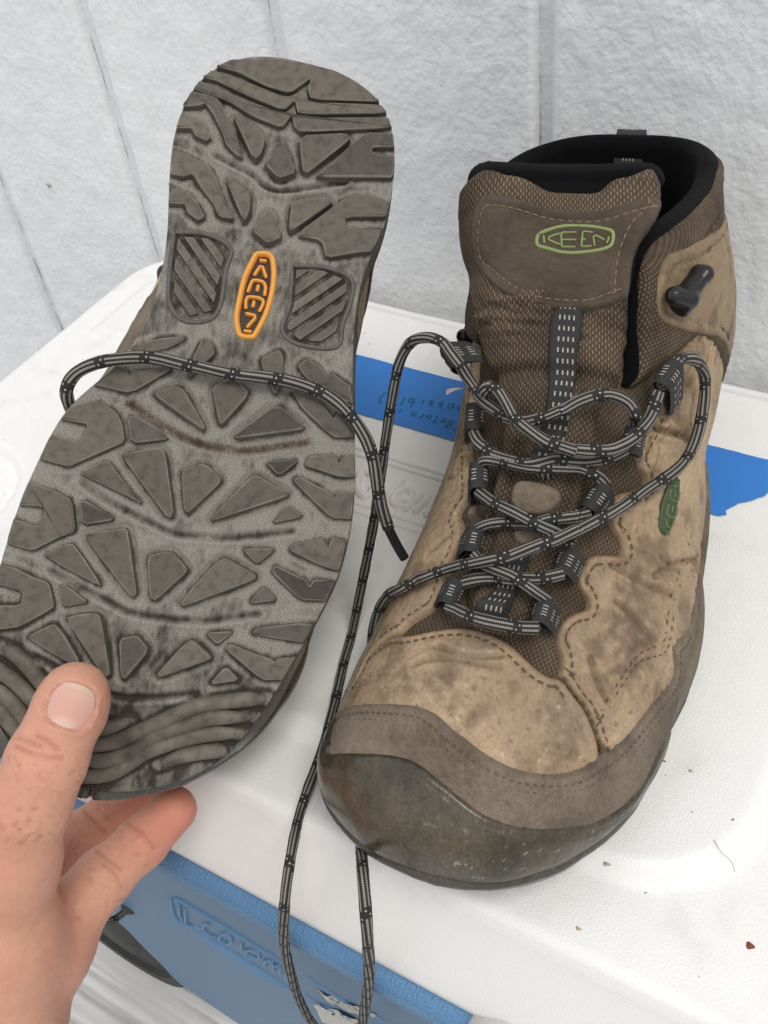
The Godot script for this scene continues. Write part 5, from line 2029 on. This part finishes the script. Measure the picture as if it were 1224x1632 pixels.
var badge_marks := [[4627,3793,4638,3715],
[4716,3815,4660,3737,4794,3682],
[4849,3804,4760,3815,4771,3737,4816,3671,4893,3671],
[4871,3749,4816,3737],
[4971,3815,4905,3815,4905,3749,4938,3682,5016,3682],
[4993,3749,4938,3737],
[5004,3804,5049,3704,5060,3771]]
var lace_runs := [[1409,6804,-18899,1683,6844,-18644,1944,7120,-18156,2344,7295,-17751,2798,7285,-17532,3318,7048,-17503,3829,7014,-17405],
[2048,7140,-19400,2437,7410,-19229,2928,7502,-19094,3379,7665,-18785,4090,7573,-18740,4447,7593,-18720,4849,7631,-18746],
[4239,7165,-18277,3812,7732,-18283,3374,7850,-18743,2938,7897,-19082,2659,7611,-19593,2433,7661,-19971],
[2744,7847,-20832,2952,8127,-20671,3240,8208,-20607,3727,8307,-20428,4328,8415,-20137,4762,8486,-20115,5546,8500,-20039,5268,8368,-20197,5985,8408,-20260],
[2995,8272,-21911,3330,8603,-21007,3847,8794,-20255,4333,8686,-19821,4704,8596,-19551,5073,8208,-19566,5276,8078,-19345],
[3213,8627,-22794,3367,8934,-22602,3737,9063,-22320,4474,9387,-21534,5332,9456,-21224,5892,9377,-21148,6260,9247,-20960,6561,8859,-20943,6621,8772,-20840],
[3209,8975,-23888,3245,9087,-23256,3506,9101,-22751,3819,9139,-22372,4458,9433,-21613,5204,9665,-21391,5510,9660,-21293,6125,9497,-21268,6741,9511,-21261,7267,9589,-21388,7624,9481,-21740],
[3055,10927,-24895,3276,10428,-24683,3513,10311,-23861,3820,10277,-23275,4086,10258,-22880,4509,10383,-22440,4985,10532,-22300,5642,10779,-22256,6053,10948,-22313,5620,10820,-22172,6118,11017,-22223,6724,11125,-22225,7112,11079,-22153,7478,10869,-21969,7631,10608,-21739,7748,10042,-22010,7642,9852,-21813],
[3622,10244,-24087,3615,10869,-23629,3731,10964,-23588,3920,10958,-23326,4054,10856,-22986,4220,10615,-22494,4335,10637,-22074,4809,10452,-21511,5085,10382,-21275,5667,10274,-20961,5118,10357,-21398,5468,10274,-21164,5834,10226,-21009,6606,10179,-20878,7021,10228,-20935,7461,10344,-21094,8114,10222,-21896,8539,10677,-22465],
[3001,11265,-24455,2793,11474,-24806,2592,11626,-25240,2199,11550,-25730,1692,11069,-26276,1239,10196,-26431,823,8908,-26171,320,7286,-25576,-32,5985,-25302,-400,4649,-24994,-868,3208,-24581,-1377,1733,-24133,-1864,300,-23728,-2352,250,-22248,-2863,250,-20422,-3326,220,-18984,-3913,220,-17517,-4258,200,-16646,-4391,984,-15304,-4698,625,-14291,-4994,-339,-13764,-5650,-4058,-14365,-6144,-8056,-14971,-6624,-13271,-15690,-6569,-17463,-15897,-5401,-19638,-14801,-4174,-15813,-13786,-3854,-10322,-13430],
[8646,10736,-22561,9218,11051,-23152,9523,10989,-23434,9834,10843,-23565,10316,10210,-24034,10673,9493,-24356,10662,9045,-24077,10422,8765,-23499,10051,8550,-22756,9664,8286,-22227,9166,8198,-21733,8509,8230,-21285,7704,8226,-20860,6918,8455,-20208,5947,8580,-19666,5084,8454,-19442,5329,8862,-19206,4700,8752,-19083,4160,8662,-19042,3630,8472,-19065,3090,8348,-19054,2325,7780,-19536,1676,7036,-20142,991,6636,-20336,797,6279,-20603,263,5798,-20745,-154,5009,-21270,-438,4332,-21578,-687,3649,-21756,-965,2774,-21741,-1129,1840,-21666,-1226,400,-21086,-1664,300,-19134,-2110,300,-16811,-2337,300,-15302,-2243,2103,-13496,-2282,1950,-12536,-2430,581,-12025,-2804,-2988,-12296,-3739,-9450,-13223]]
var held_lace := [-9495,9661,-26889,-9343,10785,-26064,-9203,11574,-25933,-8791,12023,-26079,-8165,12177,-26230,-7372,12198,-26256,-6440,12018,-26320,-5338,11650,-26132,-4038,11231,-25891,-2710,10883,-25742,-1590,10468,-25470,-794,9953,-25015,-277,9266,-24395,-91,8596,-24042,-63,7921,-23716,-70,7038,-23447,59,6087,-23125]
var held_lace_tip := [59,6087,-23125,244,5478,-22907,443,4989,-22679]
var lace_loops := [[1844,7093,-19532,1409,6804,-18899,1218,6102,-19815,-35024,92341,15697],
[2709,7836,-20851,2383,7495,-20159,2174,6865,-21151,-40617,87253,27151],
[3153,8583,-22831,2983,8274,-21958,2896,7530,-23339,-56627,80456,17896],
[3414,9453,-24675,3228,8987,-23953,3266,7872,-25821,-78367,59851,16627],
[2787,10966,-25872,3043,10888,-24835,3610,10915,-25846,-84479,46878,25803],
[4246,7140,-18226,3887,6886,-17586,4612,6455,-18060,-1509,93473,35503],
[5280,7804,-19429,4826,7466,-18842,5637,7088,-19366,-728,86704,49819],
[6552,8755,-20813,5968,8424,-20277,6856,7953,-20789,7203,80934,58291],
[7724,9924,-21899,7440,9401,-21372,7998,8938,-21887,15288,65699,73824],
[8626,10739,-22563,9218,11051,-23152,9820,9515,-23620,37990,59708,70652]]
var boot_origin := [11402,0,-35718]
var boot_turn := -0.418879
var held_frame := [-868,17376,-34329,93395,-30810,18116,-12662,-75920,-63843,-33424,-57332,74806]
var boot_size := 0.930
var hook_spots := [6692,4271,7191,4093,6681,4405,6592,4249]
var hand_bones := [[-9738,6497,-18035,-9944,6277,-17716,960,1019,400],
[-9944,6277,-17716,-10792,5474,-16630,1019,1080,400],
[-10792,5474,-16630,-11580,4474,-15842,1080,1120,500],
[-11580,4474,-15842,-12838,2643,-15284,1120,1400,600],
[-12838,2643,-15284,-14096,-186,-14152,1400,1700,1000],
[-14096,-186,-14152,-14851,-2280,-12341,1700,2000,1000],
[-14851,-2280,-12341,-16141,-4967,-12199,2000,2300,1200],
[-8641,-332,-17824,-9897,-1094,-17204,800,860,300],
[-9897,-1094,-17204,-11300,-1583,-16431,860,940,300],
[-11300,-1583,-16431,-13349,-2067,-14533,940,1300,400],
[-10106,-2206,-20052,-11521,-2834,-19565,790,850,300],
[-11521,-2834,-19565,-13165,-3163,-18812,850,919,300],
[-13165,-3163,-18812,-15418,-3307,-16971,919,1250,400],
[-10963,-3976,-20827,-12475,-4709,-20094,780,840,300],
[-12475,-4709,-20094,-14220,-4913,-19324,840,900,300],
[-14220,-4913,-19324,-16467,-4404,-17570,900,1200,400],
[-12661,-5583,-21483,-13819,-6193,-20872,680,740,300],
[-13819,-6193,-20872,-15360,-6326,-20174,740,800,300],
[-15360,-6326,-20174,-17501,-5695,-18542,800,1100,400],
[-13349,-2067,-14533,-16141,-4967,-12199,1300,2300,1000],
[-15418,-3307,-16971,-16141,-4967,-12199,1250,2300,1200],
[-16467,-4404,-17570,-18223,-6388,-12899,1200,2300,1200],
[-17501,-5695,-18542,-18223,-6388,-12899,1100,2300,1200],
[-13349,-2067,-14533,-15418,-3307,-16971,1300,1250,600],
[-15418,-3307,-16971,-16467,-4404,-17570,1250,1200,600],
[-16467,-4404,-17570,-17501,-5695,-18542,1200,1100,600],
[-14096,-186,-14152,-15418,-3307,-16971,1700,1250,1200],
[-16141,-4967,-12199,-16922,-5103,-7821,2300,2600,1200],
[-18223,-6388,-12899,-19635,-7237,-8515,2300,2600,1200],
[-14096,-186,-14152,-13349,-2067,-14533,1700,1300,900]]
var skin_creases := [[-11114,6809,-16622,-10829,6716,-16528,-10554,6577,-16389],
[-10596,6782,-16595,-10360,6663,-16476,-10057,6459,-16272],
[-11236,6653,-16466,-10840,6470,-16282,-10394,6320,-16132,-9969,6264,-16077],
[-12005,5180,-15276,-11491,5216,-15311,-11062,5168,-15263],
[-12062,4922,-15018,-11669,4910,-15005,-11263,4957,-15052],
[-12182,4593,-14971,-11664,4629,-15007],
[-9974,338,-17221,-9567,41,-16925,-9245,-371,-16512],
[-11062,-20,-16581,-10687,-311,-16289,-10388,-552,-16048],
[-10925,-326,-16275,-10627,-567,-16033,-10422,-964,-15636],
[-11970,483,-15527,-11576,-44,-15001,-11553,-448,-14597],
[-12122,-1381,-18897,-11809,-1685,-18593,-11559,-1982,-18295],
[-12438,4057,-15000,-11837,3971,-14915,-11247,4069,-15013]]
var nail_frame := [-9816,6414,-17914,51836,50342,-69128,-82046,52072,-23602,24115,68951,68295]
var front_marks := [[-2352,-1562,-2419,-1814,-2415,-1910,-2369,-1917],
[-1684,-1593,-2260,-1522,-2316,-1618,-2362,-1775,-2369,-1860],
[-2325,-1908,-1734,-1970],
[-2347,-1961,-1750,-2021],
[-2276,-1608,-2352,-1864,-2306,-1846],
[-2288,-1826,-2249,-1849],
[-2133,-1632,-2188,-1703,-2221,-1796,-2199,-1839,-2141,-1794],
[-2098,-1723,-2030,-1634,-2028,-1709,-2079,-1812,-2127,-1823,-2098,-1723],
[-1947,-1625,-1988,-1784],
[-1961,-1786,-1893,-1771,-1858,-1673,-1888,-1664,-1941,-1728,-1974,-1836,-1924,-1832],
[-1871,-1860,-1832,-1720,-1781,-1679,-1817,-1839],
[-1791,-1726,-1744,-1679,-1772,-1829]]
var front_lines := [[-1610,-1613,-1339,-1663,-1233,-1618,-1176,-1640],
[-1660,-1910,-1606,-1961,-1484,-1914,-1346,-1865]]
var foil_shapes := [[-1546,-1708,-1528,-1730,-1477,-1696,-1403,-1664,-1316,-1602,-1285,-1616,-1316,-1695,-1387,-1749,-1465,-1798,-1512,-1779],
[-1618,-1986,-1564,-1924,-1517,-1920,-1442,-1838,-1355,-1824,-1332,-1835,-1387,-1934,-1611,-2264,-1615,-2110],
[-1242,-1578,-1217,-1566,-1212,-1592,-1239,-1620]]
var rope_hole := [-2913,-2314]
var front_edge := [-3311,-2637,-3222,-2675,-3114,-2829,-3051,-3062,-2978,-3224,-2953,-3360,-2906,-3449,-2468,-3573]
var lid_letters := [[-1929,-2597,-1958,-2606,-1973,-2586,-1955,-2530,-1925,-2487,-1884,-2470,-1871,-2496,-1884,-2532],
[-1774,-2634,-1798,-2507],
[-1767,-2507,-1699,-2529,-1713,-2578,-1746,-2577,-1766,-2541,-1761,-2496,-1733,-2481,-1707,-2489],
[-1687,-2462,-1664,-2565,-1641,-2568,-1633,-2544,-1640,-2466],
[-1635,-2530,-1620,-2577,-1600,-2565,-1586,-2466]]
var handwriting := [[-1749,-3141,-1759,-3202],
[-1751,-3154,-1761,-3137,-1776,-3148,-1769,-3169,-1753,-3164],
[-1811,-3129,-1798,-3144,-1810,-3162,-1824,-3150,-1819,-3133,-1809,-3129],
[-1866,-3121,-1849,-3126,-1855,-3138,-1870,-3142,-1863,-3154,-1849,-3153],
[-1914,-3113,-1897,-3118,-1903,-3129,-1917,-3134,-1910,-3146,-1897,-3145],
[-1945,-3109,-1949,-3138],
[-1942,-3095,-1943,-3093],
[-1982,-3068,-1993,-3130],
[-1990,-3114,-2001,-3098,-2016,-3110,-2006,-3129,-1992,-3127],
[-2034,-3059,-2041,-3109,-2049,-3121],
[-2086,-3098,-2107,-3091,-2096,-3080,-2085,-3094,-2092,-3111,-2109,-3107],
[-2124,-3037,-2146,-3062,-2150,-3098,-2140,-3125],
[-1723,-2997,-1711,-3024,-1716,-3057,-1729,-3079],
[-1752,-3061,-1747,-3005],
[-1747,-3007,-1768,-3007,-1766,-3027,-1749,-3033],
[-1756,-3032,-1775,-3059],
[-1788,-3041,-1804,-3037,-1797,-3026,-1787,-3038,-1792,-3054,-1805,-3052],
[-1831,-3002,-1832,-3048,-1843,-3052],
[-1822,-3021,-1842,-3017],
[-1861,-3023,-1865,-3047,-1877,-3048,-1878,-3021],
[-1878,-3021,-1882,-3049],
[-1900,-3019,-1903,-3049],
[-1901,-3031,-1907,-3019,-1915,-3020],
[-1936,-3017,-1938,-3046],
[-1937,-3027,-1946,-3014,-1953,-3022,-1956,-3045],
[-2014,-3012,-2016,-3039],
[-2013,-2999,-2013,-2997],
[-2064,-2979,-2054,-2984,-2057,-3037],
[-2046,-3007,-2064,-3003]]
